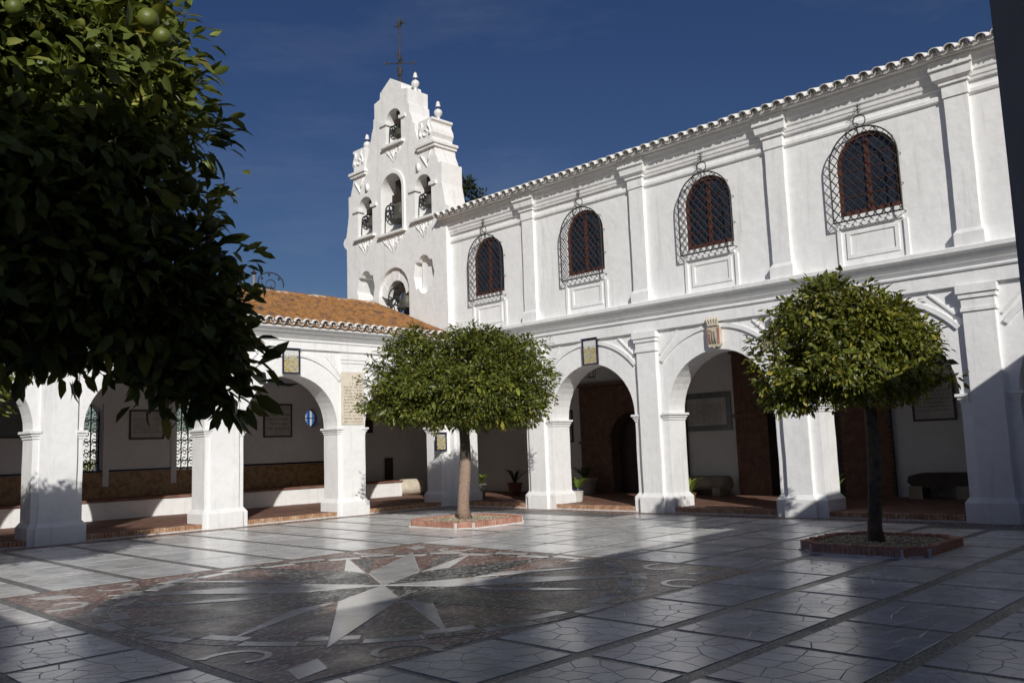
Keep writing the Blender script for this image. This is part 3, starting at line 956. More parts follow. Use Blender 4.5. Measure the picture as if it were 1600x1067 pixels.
# ---- interiors of the arcades
inn = thing('cloister_walk', 'shaded white inner walls and ceiling of the cloister walk behind the arches', 'wall')
lanc = [8.362, 5.376]
hl = []
for c in lanc: hl.append([(c - .44, 1.0), (c + .44, 1.0)] + arc_pts(c, 2.95, .44, 0, 180, 14, .32))
hl.append(arc_pts(12.2, 2.95, .44, 0, 360, 16)[:-1])
rw = arc_pts(1.165, 2.866, .31, 0, 360, 20)[:-1]
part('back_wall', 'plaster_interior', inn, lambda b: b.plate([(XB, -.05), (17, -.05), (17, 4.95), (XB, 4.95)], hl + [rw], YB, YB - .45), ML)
DOORS = [(3.32, .85), (8.842, 1.0)]
dh = []
for c, r in DOORS: dh.append(arch_hole(c, r + .3, -.04, 1.75 if c < 5 else 2.34, 16))
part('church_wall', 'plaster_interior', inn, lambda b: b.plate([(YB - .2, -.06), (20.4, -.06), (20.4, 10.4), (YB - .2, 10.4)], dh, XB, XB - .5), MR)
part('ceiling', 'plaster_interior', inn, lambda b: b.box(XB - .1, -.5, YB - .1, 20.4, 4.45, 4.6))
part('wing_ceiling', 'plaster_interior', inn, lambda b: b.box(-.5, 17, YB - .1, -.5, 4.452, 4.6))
part('end_wall', 'plaster_interior', inn, lambda b: b.box(17, 17.3, YB - .3, -.1, -.05, 4.9))
part('end_wall', 'plaster_interior', inn, lambda b: b.box(XB - .4, -.2, 20.4, 20.7, -.05, 8.6))
# dado of glazed tiles with a blue top line, low bench
part('dado', 'dado', inn, lambda b: b.box(-.35, 17, YB - .01, YB + .03, ZF, 1.37))
part('dado_line', 'blue_tile', inn, lambda b: b.box(-.35, 17, YB - .01, YB + .035, 1.375, 1.43))
for c in lanc:
    part('window_reveal', 'plaster_interior', inn, lambda b: (b.box(c - .62, c - .455, YB - .02, YB + .06, .98, 3.25), b.box(c + .455, c + .62, YB - .02, YB + .06, .98, 3.25)))
bench = thing('wall_bench', 'long low white masonry bench with brick seat along the cloister back wall', 'bench')
part('base', 'plaster', bench, lambda b: b.box(-1.75, 16.9, YB + .031, YB + .95, ZF, .60), ML, .01)
part('seat', 'floor_brick', bench, lambda b: b.box(-1.77, 16.9, YB + .04, YB + .985, .602, .665), ML, .006)

# ---- near wing on the camera's side: its eave throws the big shadow over the court
def MN(s, d, z):
    ca, sa = .9982, .0599
    return (15.55 + (s - 15.55) * ca + d * sa, 18.985 + (s - 15.55) * sa - d * ca, z)
near = thing('cloister_wing', 'shaded white cloister wall edge at the right border of the picture', 'building')
NA = [16.91 + SP * k for k in range(-4, 2)]
lower = [(-.5, -.05)]
for c in NA: lower += [(c - AR, -.05)] + arc_pts(c, 2.42, AR, 180, 0, 20) + [(c + AR, -.05)]
lower += [(24, -.05), (24, 4.5), (-.5, 4.5)]
part('arcade_wall', 'plaster', near, lambda b: b.plate(lower, [], 0, -.62, .12), MN, .022)
part('roof', 'roof_tile', near, lambda b: b.mould([(.27, 4.52), (.27, 4.62), (-3.3, 5.85), (-6.5, 4.65), (-6.5, 4.52)], -.5, 24), MN)
part('back_wall', 'plaster_interior', near, lambda b: b.box(-.5, 24, -6.2, -6.5, -.05, 4.5), MN)
part('walk_floor', 'floor_brick', near, lambda b: b.box(-.5, 24, -6.2, -.02, -.3, .02), MN)

# ---- unseen wing behind the camera, added to cut skylight and shade the floor
def ME(s, d, z): return (19.75 - d, s, z)
east = thing('cloister_wing', 'unseen white cloister wing added to shade the court, outside the left of the picture', 'building')
lower = [(-6.0, -.05)]
for k in range(5):
    c = 2.0 + SP * k
    lower += [(c - AR, -.05)] + arc_pts(c, ZS, AR, 180, 0, 16) + [(c + AR, -.05)]
lower += [(24, -.05), (24, 4.5), (-6.0, 4.5)]
part('arcade_wall', 'plaster', east, lambda b: b.plate(lower, [], 0, -.62), ME, .006)
part('roof', 'roof_tile', east, lambda b: b.mould([(.27, 4.51), (.27, 4.6), (-3.3, 5.8), (-6.5, 4.6), (-6.5, 4.5)], -6.0, 24), ME)
part('back_wall', 'plaster_interior', east, lambda b: b.box(-6, 24, -6.2, -6.5, -.05, 4.5), ME)

# ------------------------------------------------------------------ bell gable
tower = thing('bell_gable', 'tall white baroque bell gable with five arched bell openings and iron cross', 'bell tower')
TC, TF, TB = -2.40, .10, -.75
half = [(2.60, 4.9), (2.60, 8.62), (2.72, 8.72), (2.80, 8.86), (2.74, 9.0), (2.62, 9.06), (2.56, 9.3), (2.50, 9.6), (2.46, 9.8), (2.46, 10.45), (2.32, 10.47), (2.28, 10.62), (2.20, 10.8), (2.17, 11.0),
        (2.17, 11.22), (2.08, 11.24), (2.08, 11.38), (2.15, 11.52), (2.12, 11.68), (2.06, 11.8), (2.10, 11.98), (1.44, 11.98), (1.44, 11.2), (1.40, 11.4), (1.30, 11.62), (1.22, 11.86), (1.22, 12.05), (1.13, 12.1), (1.07, 12.35), (.98, 12.52), (.96, 12.8), (.90, 12.85), (.90, 13.34), (.58, 13.42), (.56, 13.62), (.50, 13.66), (0, 13.97)]
# keep the side blocks as parts of their own: drop their outline from the main plate
main = [p for p in half if not (p[0] > 1.46 and p[1] > 11.2)]
main = [(w, z) for w, z in main if (w, z) not in ((1.44, 11.98), (1.44, 11.2))]
main = main[:main.index((2.17, 11.0)) + 1] + [(2.17, 11.2), (1.44, 11.2)] + main[main.index((2.17, 11.0)) + 1:]
outl = [(TC + w, z) for w, z in main] + [(TC - w, z) for w, z in reversed(main[:-1])]
OP = [(-2.28, .40, 11.70, 12.47), (-2.40, .54, 8.74, 10.14), (-3.90, .40, 8.90, 9.86), (-.84, .40, 8.90, 9.87)]
th = [arch_hole(c, r, z0, zs, 16) for c, r, z0, zs in OP]
th.append([(-3.20, 5.9), (-1.64, 5.9), (-1.64, 6.75)] + arc_pts(-2.42, 6.75, .78, 0, 180, 16, .80) + [(-3.20, 6.75)])
def lobed(c, z, s=1.0):
    o = []
    for a in arc_pts(c, z + .34 * s, .28 * s, 20, 160, 8): o.append(a)
    o += [(c - .40 * s, z + .42 * s), (c - .44 * s, z + .2 * s)]
    o += [(c - .50 * s, z), (c - .44 * s, z - .2 * s), (c - .40 * s, z - .42 * s), (c - .26 * s, z - .40 * s)]
    for a in arc_pts(c, z - .34 * s, .26 * s, 200, 340, 8): o.append(a)
    o += [(c + .26 * s, z - .40 * s), (c + .40 * s, z - .42 * s), (c + .44 * s, z - .2 * s), (c + .50 * s, z), (c + .44 * s, z + .2 * s), (c + .40 * s, z + .42 * s), (c + .28 * s, z + .44 * s)]
    return o
th += [lobed(-3.93, 7.08), lobed(-.89, 7.08)]
part('wall', 'plaster', tower, lambda b: b.plate(outl, th, TF, TB, .3), MR, .010)
for sg in (-1, 1):
    def f(b):
        o = [(1.44, 11.2), (2.08, 11.2), (2.08, 11.38), (2.15, 11.50), (2.13, 11.64), (2.05, 11.8), (2.05, 11.88), (2.12, 11.93), (2.12, 12.0), (1.44, 12.0)]
        b.plate([(TC + sg * w, z) for w, z in o], [], TF + .03, TB + .02)
    part('side_block', 'plaster', tower, f, MR, .006)
    def f(b):
        lo, hi = sorted((TC + sg * 1.36, TC + sg * 2.28))
        b.box(lo, hi, TF - .1, TF + .13, 11.12, 11.21); b.box(lo + .04, hi - .04, TF - .1, TF + .08, 11.03, 11.12)
        e = TC + sg * 2.12
        lo, hi = sorted((e, TC + sg * 2.28)); b.box(lo, hi, TB - .05, TF + .02, 11.121, 11.209)
        lo, hi = sorted((e, TC + sg * 2.23)); b.box(lo, hi, TB - .03, TF + .0, 11.031, 11.119)
    part('side_cornice', 'plaster', tower, f, MR, .005)
    # stucco curls on block and below it
    def f(b):
        c = TC + sg * 1.78
        for q in (-1, 1):
            b.tube([(c + q * (.2 - .05 * math.sin(t * .6)), TF + .05, 11.92 - t * .045) for t in range(11)], [.02 + .018 * abs(math.sin(t * .5)) for t in range(11)], 6)
        b.tube([(c + .1 * math.cos(t * .7), TF + .05, 11.55 + .1 * math.sin(t * .7)) for t in range(9)], .022, 6)
        b.tube([(c - .3, TF + .02, 10.9), (c - .18, TF + .03, 10.78), (c - .05, TF + .03, 10.6), (c + .02, TF + .02, 10.45)], [.02, .035, .03, .015], 6)
        b.tube([(c + .25, TF + .02, 10.95), (c + .12, TF + .03, 10.72), (c + .08, TF + .03, 10.62)], [.02, .03, .015], 6)
        b.box(c - .42 * sg - .06, c - .42 * sg + .06, TF - .02, TF + .06, 10.42, 10.66)
    part('stucco_curl', 'plaster', tower, f, MR, .0, True)['kind'] = 'stuff'
# thick right flank offset below the shoulder
# sills, imposts and stucco drops
def drop(b, c, z, w, h, seed):
    q = random.Random(seed)
    def curl(x, zz, r, a0, turn, sg):
        pts = []
        for t in range(9):
            th = a0 + turn * t / 8; rr = r * (1 - .6 * t / 8)
            pts.append((x + sg * rr * math.cos(th), TF + .002, zz + rr * math.sin(th)))
        b.tube(pts, [.014 + .012 * math.sin(math.pi * t / 8) for t in range(9)], 5)
    for sg in (-1, 1):
        curl(c + sg * w * .40, z - .10 * h, .075, -.6, 4.6, sg)
        curl(c + sg * w * .27, z - .28 * h, .085, 2.2, -4.4, sg)
        curl(c + sg * w * .12, z - .16 * h, .06, .3, 4.0, sg)
        curl(c + sg * w * .14, z - .52 * h, .065, -1.2, 4.2, sg)
        b.tube([(c + sg * w * .48, TF + .01, z - .02), (c + sg * w * .36, TF + .006, z - h * .34), (c + sg * w * .2, TF + .004, z - h * .58), (c + sg * w * .06, TF + .004, z - h * .9)], [.012, .028, .022, .01], 5)
        b.tube([(c + sg * w * .22, TF + .01, z - .02), (c + sg * w * .1, TF + .006, z - h * .4), (c + sg * w * .03, TF + .004, z - h * .75)], [.01, .024, .012], 5)
    b.tube([(c, TF + .01, z - h * .2), (c + .01, TF + .012, z - h * .6), (c, TF + .01, z - h)], [.016, .034, .012], 6)
for i, (c, r, z0, zs) in enumerate(OP):
    part('sill', 'plaster', tower, lambda b: (b.box(c - r - .17, c + r + .17, TF - .3, TF + .13, z0 - .10, z0 - .02)), MR, .005)
    part('stucco_drop', 'plaster', tower, lambda b: drop(b, c, z0 - .1, 2 * r + .1, .56 if i != 1 else .62, i), MR, 0, True)['kind'] = 'stuff'
    if i != 1:
        for sg in (-1, 1):
            def f(b):
                a, e = c + sg * (r - .06), c + sg * (r + .26)
                b.box(min(a, e), max(a, e), TF - .2, TF + .06, zs - .05, zs + .06)
            part('impost', 'plaster', tower, f, MR, .004)
c, r, z0, zs = OP[1]
o_ = [(c - r - .12, z0), (c - r - .12, zs)] + arc_pts(c, zs, r + .12, 180, 0, 18) + [(c + r + .12, z0), (c + r + .005, z0)] + arc_pts(c, zs, r + .005, 0, 180, 18) + [(c - r - .005, z0)]
part('arch_frame', 'plaster', tower, lambda b: b.plate(o_, [], TF + .05, TF - .02), MR, .003)
def f(b):      # splayed voussoirs round the low opening
    for k in range(5):
        a0, a1 = 180 - k * 36, 180 - (k + 1) * 36 + 2
        oo = arc_pts(-2.42, 6.75, .80, a0, a1, 4, .82); ii = arc_pts(-2.42, 6.62, .50, a1, a0, 4, .52)
        b.plate(oo + ii, [], TF - .10 - .02 * (k % 2), TF - .34)
part('voussoir', 'plaster', tower, f, MR)
for c_ in (-3.93, -.89):
    part('recess_back', 'plaster', tower, lambda b: b.box(c_ - .6, c_ + .6, TB + .03, TB - .02, 6.45, 7.75), MR)
part('shade_backing', 'wood_dark', tower, lambda b: b.box(-3.3, -1.5, TB - .25, TB - .3, 5.8, 7.7), MR)  # dark-coloured panel standing in for the shade inside the low opening
for sg in (-1, 1):
    for w, z in ((1.90, 12.0), (.80, 13.34)):
        base = (TF - .42, TC + sg * w, z)
        p = part('finial', 'ceramic_white', tower, lambda b: b.lathe(base, [(.07, 0), (.075, .06), (.045, .12), (.06, .15), (.12, .22), (.14, .29), (.12, .36), (.06, .41), (.05, .43), (.085, .47), (.07, .56), (.045, .66), (.035, .70), (.001, .72)], 12), MI, 0, True)
        part('finial_band', 'ceramic_blue', p, lambda b: b.lathe(base, [(.062, .405), (.094, .435), (.09, .475), (.07, .49)], 12), MI, 0, True)
        part('finial_tip', 'ceramic_blue', p, lambda b: b.lathe(base, [(.05, .665), (.052, .70), (.02, .74), (.001, .75)], 12), MI, 0, True)
def f(b):
    x, y, z = TF - .42, TC, 13.93
    b.lathe((x, y, z), [(.07, 0), (.075, .1), (.04, .13), (.03, .2), (.07, .3), (.09, .42), (.06, .55), (.03, .6)], 8)
    b.tube([(x, y, z), (x + .02, y + .03, z + 1.0), (x, y + .06, z + 2.32)], [.03, .026, .018], 6)
    for s in (-1, 1):
        b.tube([(x, y, z + .69), (x - s * .37, y + s * .37, z + .69)], .018, 6)
        b.tube([(x - s * .36, y + s * .36, z + .64), (x - s * .37, y + s * .37, z + .80)], [.026, .012], 6)
    for k in range(7):
        a = k * .9
        b.tube([(x + .02 * math.cos(a), y + .02 * math.sin(a), z + .62 + .04 * k), (x + .12 * math.cos(a), y + .12 * math.sin(a), z + .70 + .05 * k), (x + .05 * math.cos(a + .6), y + .05 * math.sin(a + .6), z + .80 + .055 * k)], [.018, .016, .008], 5)
        b.tube([(x + .015 * math.cos(a), y + .015 * math.sin(a), z + .16 + .05 * k), (x + .09 * math.cos(a), y + .09 * math.sin(a), z + .24 + .05 * k)], [.02, .01], 5)
    zc = z + 2.05
    b.tube([(x + .13, y - .13, zc - .06), (x - .16, y + .19, zc + .10)], .022, 6)
    for k in range(12):
        a = k * math.pi / 6
        b.tube([(x, y + .05 + .04 * math.cos(a), zc + .04 * math.sin(a)), (x + .03, y + .05 + .17 * math.cos(a), zc + .2 * math.sin(a))], [.02, .010], 5)
    for q in (.95, 1.35, 1.75):
        b.lathe((x, y + .025 * q, z + q), [(.02, -.05), (.042, 0), (.02, .05)], 6)
part('iron_cross', 'rust_iron', tower, f)
# old lamp of masonry foot behind the eave: lower flank widening
part('flank', 'plaster', tower, lambda b: b.frustum((-.30, .235, TB + .03, TF - .14, 8.62), (-.30, .12, TB + .03, TF - .14, 9.62)), MR, .006)

def church_bell(c, z, r, label, wheel=.58):
    """c: centre along the gable, z: mouth height"""
    T = thing('church_bell', label, 'bell', (-.22, c, z), 'bells hung in the gable')
    x = -.22
    B = part('bell_body', 'bronze', T, lambda b: b.lathe((x, c, z), [(r * .9, .01), (r, 0), (r * .97, .06 * r), (r * .8, .3 * r), (r * .66, .7 * r), (r * .58, 1.15 * r), (r * .5, 1.42 * r), (r * .2, 1.55 * r), (.01, 1.58 * r)], 18), MI, 0, True)
    part('clapper', 'iron', B, lambda b: (b.tube([(x, c, z + r), (x, c, z - .04)], .014, 5), b.sphere((x, c, z - .02), .05, 8, 5)))
    part('yoke', 'wood_dark', T, lambda b: (b.box(x - .13, x + .13, c - r * .85, c + r * .85, z + 1.55 * r, z + 2.2 * r), b.box(x - .1, x + .1, c - r * .5, c + r * .5, z + 2.2 * r, z + 3.3 * r)))
    part('axle', 'iron', T, lambda b: b.tube([(x, c - r - .25, z + 1.75 * r), (x, c + r + .25, z + 1.75 * r)], .025, 6))
    if wheel:
        def f(b):
            y = c - r * 1.05 - .03; zc = z + .9 * r; R_ = r * wheel; x2 = x + .12
            b.tube([(x2 + R_ * .8 * math.cos(t * math.pi / 10), y, zc + R_ * math.sin(t * math.pi / 10)) for t in range(20)], .026, 6, True)
            for k in range(3):
                a = k * math.pi / 3 + .2
                b.tube([(x2 + R_ * .8 * math.cos(a), y, zc + R_ * math.sin(a)), (x2 - R_ * .8 * math.cos(a), y, zc - R_ * math.sin(a))], .022, 5)
            b.tube([(x2 + R_ * .8, y - .02, zc), (x2 + .03 + R_ * .8, y - .02, z - r * .9)], .018, 5)
        part('wheel', 'iron', T, f)
    return T
church_bell(-2.24, 12.0, .27, 'small dark bell in the topmost opening of the white bell gable')
church_bell(-2.30, 9.12, .42, 'large bronze bell in the tall central opening of the bell gable')
church_bell(-3.84, 9.26, .28, 'dark bell in the left side opening of the bell gable')
church_bell(-.76, 9.28, .29, 'dark bell in the right side opening of the bell gable')
church_bell(-2.12, 6.2, .36, 'bronze bell with wheel in the low arched opening above the orange roof', 1.15)

# ------------------------------------------------------------------ things on the walls
def ticks(b, s0, s1, z0, z1, lines, d, M, seed, hfrac=.55, tw=.03):
    """rows of short cut strokes, too worn to read"""
    q = random.Random(seed); dz = (z1 - z0) / lines
    for i in range(lines):
        zc = z1 - (i + .5) * dz; h = dz * hfrac / 2
        s = s0 + q.uniform(0, .02)
        while s < s1 - tw:
            if q.random() < .14: s += tw * .8; continue
            wd = tw * q.uniform(.55, 1.0)
            k = q.random()
            b.box(s, s + wd * .28, d - .002, d + .0015, zc - h, zc + h)
            if k > .3: b.box(s + wd * .28, s + wd * .8, d - .002, d + .0012, zc + (h * .55 if k < .7 else -h), zc + (h if k < .7 else -h * .55))
            if k > .6: b.box(s + wd * .62, s + wd * .9, d - .002, d + .001, zc - h, zc + h)
            s += wd + tw * .22
def plaque(M, s0, s1, z0, z1, d, label, face='plaque_face', frame='plaque_frame', fw=.05, lines=6, seed=1, cat='plaque', name='wall_plaque', ink='letters_dark'):
    c = ((s0 + s1) / 2, (z0 + z1) / 2)
    P = thing(name, label, cat, M(c[0], d, z0))
    part('face', face, P, lambda b: b.box(s0 + fw, s1 - fw, d - .02, d + .02, z0 + fw, z1 - fw), M, origin=M(s0, d, z0))
    part('frame', frame, P, lambda b: b.plate([(s0, z0), (s1, z0), (s1, z1), (s0, z1)], [[(s0 + fw, z0 + fw), (s1 - fw, z0 + fw), (s1 - fw, z1 - fw), (s0 + fw, z1 - fw)]], d + .035, d - .02), M)
    if lines:
        part('inscription', ink, P, lambda b: ticks(b, s0 + fw * 1.8, s1 - fw * 1.8, z0 + (z1 - z0) * .2, z0 + (z1 - z0) * .74, lines, d + .021, M, seed, .4, .028), M)['kind'] = 'stuff'
    return P
plaque(ML, 6.193, 7.195, 2.253, 3.099, YB, 'dark framed white plaque with small writing between the two iron-grilled windows', seed=2)
plaque(ML, 1.982, 3.013, 2.243, 3.313, YB, 'dark framed square plaque left of the small round window', lines=4, seed=3)
plaque(ML, 9.413, 11.553, 2.341, 3.692, YB, 'large dark lettered plaque behind the leftmost arch', face='tile_border', lines=8, seed=4)
plaque(ML, -1.237, -0.07, 2.331, 3.352, YB, 'dark picture in the deep corner behind the middle tree', face='wood_dark', lines=0)
plaque(MR, -0.199, 0.828, 1.758, 2.813, XB, 'narrow dark framed plaque beside the brick doorway', lines=5, seed=6)
P = plaque(MR, 4.884, 6.712, 1.924, 3.018, XB, 'wide tiled inscription panel with coloured tile border above the stone bench', frame='tile_border', fw=.16, lines=9, seed=7)
for k in range(1, 8):
    part('tile_joint', 'letters_dark', P, lambda b: b.box(5.044 + k * 0.1885, 5.048 + k * 0.1885, XB - .0, XB + .0208, 2.084, 2.858), MR)
plaque(MR, 11.628, 12.615, 1.924, 2.95, XB, 'dark framed plaque at the right above the dark bench', lines=6, seed=8)
def tile_panel(M, c, z0, z1, w, d, label):
    s0, s1 = c - w / 2, c + w / 2
    P = thing('tile_panel', label, 'tile panel', M(c, d, z0))
    nx, nz = 3, 4
    a0, a1, b0, b1 = s0 + .035, s1 - .035, z0 + .035, z1 - .035
    for i in range(nx):
        for j in range(nz):
            g = .002
            part('tile', 'painted_tile', P, lambda b: b.box(a0 + (a1 - a0) * i / nx + g, a0 + (a1 - a0) * (i + 1) / nx - g, d - .01, d + .022, b0 + (b1 - b0) * j / nz + g, b0 + (b1 - b0) * (j + 1) / nz - g), M, origin=M(s0, d, z0))
    part('frame', 'blue_tile', P, lambda b: b.plate([(s0, z0), (s1, z0), (s1, z1), (s0, z1)], [[(a0, b0), (a1, b0), (a1, b1), (a0, b1)]], d + .04, d - .01), M)
    part('hood', 'blue_tile', P, lambda b: b.box(s0 - .01, s1 + .01, d - .01, d + .06, z1, z1 + .02), M)
tile_panel(ML, 5.26, 3.73, 4.37, .50, -.10, 'painted tile picture with blue frame above the cloister arch under the orange roof')
tile_panel(MR, 5.43, 3.68, 4.35, .50, -.12, 'painted tile picture with dark frame above the church arch right of the middle tree')
T = tile_panel(ML, .30, 1.63, 2.15, .42, -.06, 'small framed tile picture on the corner pier behind the middle tree')
# coat of arms
A = thing('coat_of_arms', 'weathered stone coat of arms with crown above the middle church arch', 'coat of arms', MR(9.08, -.1, 3.7))
ac = 9.08
part('shield', 'stone', A, lambda b: b.plate([(ac - .16, 4.20), (ac - .16, 3.80), (ac - .12, 3.74), (ac - .04, 3.76), (ac, 3.71), (ac + .04, 3.76), (ac + .12, 3.74), (ac + .16, 3.80), (ac + .16, 4.20)], [], -.05, -.2), MR, .004)
part('border', 'planter_brick', A, lambda b: (b.box(ac - .155, ac - .11, -.06, -.035, 3.82, 4.18), b.box(ac + .11, ac + .155, -.06, -.035, 3.82, 4.18)), MR, .004)
def f(b):
    for k in range(3): b.tube([(ac - .07 + .06 * k, -.045, 3.82), (ac - .08 + .07 * k, -.035, 3.95), (ac - .05 + .04 * k, -.04, 4.1)], [.018, .026, .014], 6)
    b.tube([(ac - .08 + .05 * math.cos(t), -.04, 4.08 + .05 * math.sin(t)) for t in range(6)], .012, 5)
part('charges', 'stone_grey', A, f, MR, 0, True)
def f(b):
    b.box(ac - .13, ac + .13, -.2, -.02, 4.23, 4.29)
    for k in range(5): b.tube([(ac - .12 + .06 * k, -.04, 4.29), (ac - .14 + .07 * k, -.02, 4.37), (ac - .13 + .065 * k, -.03, 4.42)], [.025, .03, .012], 6)
part('crown', 'stone', A, f, MR, .003)
# stone tablet on the third cloister pier
Tb = thing('stone_tablet', 'tall beige stone tablet with a cross and many lines of worn lettering on cloister pier', 'tablet', ML(3.375, -.09, 2.4))
part('slab', 'tablet', Tb, lambda b: b.box(3.02, 3.73, -.12, -.072, 2.42, 3.83), ML, .003)
part('inscription', 'letters', Tb, lambda b: ticks(b, 3.06, 3.70, 2.45, 3.47, 12, -.0715, ML, 11, .52, .038), ML)['kind'] = 'stuff'
part('cross', 'letters', Tb, lambda b: (b.box(3.37, 3.382, -.075, -.0695, 3.60, 3.75), b.box(3.335, 3.417, -.075, -.0695, 3.69, 3.702), b.box(3.47, 3.478, -.075, -.0695, 3.50, 3.55), b.box(3.36, 3.368, -.075, -.0695, 3.50, 3.55), b.box(3.385, 3.393, -.075, -.0695, 3.50, 3.55), b.box(3.26, 3.268, -.075, -.0695, 3.50, 3.55)), ML)

# iron-grilled lancets and round window in the cloister back wall
def grille(c, label):
    G = thing('window_grille', label, 'window grille', ML(c, YB - .2, 1.0), 'iron grilles in the cloister back wall')
    d = YB - .2
    for k in range(5):
        s = c - .42 + .21 * k
        zt = 2.95 + .32 * math.sqrt(max(0, 1 - ((s - c) / .45) ** 2))
        part('bar', 'iron', G, lambda b: b.tube([(s, d, 1.0), (s, d, zt)], .02, 5), ML)
    for z in (1.03, 1.62, 2.22, 2.82):
        part('cross_bar', 'iron', G, lambda b: b.box(c - .44, c + .44, d - .01, d + .01, z - .013, z + .013), ML)
    for k in range(4):
        s = c - .315 + .21 * k
        for j in range(7):
            z = 1.18 + .29 * j
            def f(b):
                for sg in (-1, 1):
                    pts = []
                    for t in range(11):
                        th = t * .62; rr = .085 * (1 - t / 13)
                        pts.append((s + rr * math.cos(th + (0 if sg > 0 else math.pi)) , d, z + sg * .075 + rr * math.sin(th + (0 if sg > 0 else math.pi))))
                    b.tube(pts, .013, 4)
            part('scroll', 'iron', G, f, ML)
grille(lanc[0], 'tall black scrollwork window grille behind the second arch, left of the lettered plaque')
grille(lanc[1], 'tall black scrollwork window grille partly hidden by the second cloister pier')
rwn = thing('round_window', 'small round window with blue gate beyond and cross bars in the cloister wall', 'window', ML(1.165, YB, 2.58))
part('frame', 'iron', rwn, lambda b: b.tube([(1.165 + .3 * math.cos(t * math.pi / 10), YB - .3, 2.866 + .3 * math.sin(t * math.pi / 10)) for t in range(20)], .02, 5, True))
part('bar', 'iron', rwn, lambda b: b.tube([(1.165, YB - .3, 2.556), (1.165, YB - .3, 3.176)], .014, 4))
part('bar', 'iron', rwn, lambda b: b.tube([(0.855, YB - .3, 2.866), (1.475, YB - .3, 2.866)], .014, 4))

# brick doorways of the church
def portal(c, r, s0, s1, ztop, zs, label, seed, group=None):
    q = random.Random(seed)
    D = thing('brick_doorway', label, 'doorway', MR(c, XB, 0), group)
    def f(b):
        b.plate([(s0, 0.05), (c - r - .02, .05)] + arc_pts(c, zs, r + .02, 180, 0, 18) + [(c + r + .02, .05), (s1, .05), (s1, ztop), (s0, ztop)], [], XB + .10, XB - .36)
    part('brick_bed', 'mortar', D, f, MR)
    V = MB(MR)
    z = .06; row = 0
    while z < ztop - .05:
        s = s0 - (row % 2) * .13
        while s < s1:
            a, e = max(s, s0), min(s + .25, s1); zc = z + .026
            s += .262
            if e - a < .05: continue
            segs = [(a, e)]
            if zc < zs: x = r + .0
            elif zc < zs + r + .36: x = math.sqrt(max(0, (r + .36) ** 2 - (zc - zs) ** 2))
            else: x = 0
            if x > 0:
                segs = [(a_, e_) for a_, e_ in ((a, min(e, c - x)), (max(a, c + x), e)) if e_ - a_ > .04]
            for a_, e_ in segs:
                V.box(a_, e_, XB + .08, XB + .118 + q.uniform(-.006, .006), z, z + .05)
        z += .062; row += 1
    n = int(math.pi * (r + .18) / .062)
    for k in range(n):
        a0 = 180 * k / n + .5; a1 = 180 * (k + 1) / n - .5
        pr = [(c + rr * math.cos(math.radians(a)), zs + rr * math.sin(math.radians(a))) for rr, a in ((r + .02, a0), (r + .34, a0), (r + .34, a1), (r + .02, a1))]
        V.plate(pr, [], XB + .135 + q.uniform(-.006, .006), XB + .08)
    o = V.build('brickwork', 'brick', D); o['kind'] = 'stuff'
    for e0, e1 in ((s0 - .03, c - r - .05), (c + r + .05, s1 + .03)):
        part('impost', 'brick', D, lambda b: b.box(e0, e1, XB + .08, XB + .19, zs - .07, zs + .01), MR)
    part('moulding', 'brick', D, lambda b: b.box(s0 - .04, s1 + .04, XB - .05, XB + .2, ztop, ztop + .09), MR)
    part('door', 'wood_dark', D, lambda b: (b.box(c - r - .1, c, XB - .38, XB - .42, .02, zs + r + .1), b.box(c + .0, c + r + .1, XB - .375, XB - .42, .02, zs + r)), MR)
portal(3.32, .85, 1.219, 5.224, 3.507, 1.75, 'brick church doorway with dark arched door seen through the arch right of the middle tree', 1)
portal(8.842, 1.0, 6.868, 11.11, 4.045, 2.34, 'tall brick church doorway behind the middle church arch and right tree', 2)

# ------------------------------------------------------------------ furniture and pots in the walk
def stone_roll_bench(y0, y1, x, label):
    B = thing('stone_bench', label, 'bench', (x, (y0 + y1) / 2, ZF))
    def f(b):
        rings = []
        n = 14
        for k in range(9):
            y = y0 + (y1 - y0) * k / 8; rr = .25 * (1 + .03 * math.sin(k * 2.3))
            rings.append([b.add(x + rr * math.cos(2 * math.pi * t / n), y, .46 + rr * .85 * math.sin(2 * math.pi * t / n)) for t in range(n)])
        b._skin(rings)
    part('column_shaft', 'stone_grey', B, f, MI, 0, True)
    for y in (y0 + .18, y1 - .4):
        part('block', 'stone_grey', B, lambda b: b.box(x - .26, x + .24, y, y + .24, ZF, .34), MI, .004)
stone_roll_bench(5.177, 6.712, -4.3, 'old stone column shaft laid as a bench below the tiled inscription panel')
B = thing('stone_bench', 'dark carved bench on two blocks at the right behind the right tree', 'bench', (-4.35, 12.3, ZF))
def f(b):
    o = [(11.6, .66), (11.56, .52), (11.7, .38), (12.9, .38), (13.0, .52), (12.96, .68), (12.75, .72), (11.85, .72)]
    b.plate(o, [], -4.1, -4.6)
part('trough', 'wood_dark', B, f, MR, .01)
for y in (11.62, 12.65):
    part('block', 'stone_grey', B, lambda b: b.box(-4.55, -4.0, y, y + .3, ZF, .42), MI, .006)
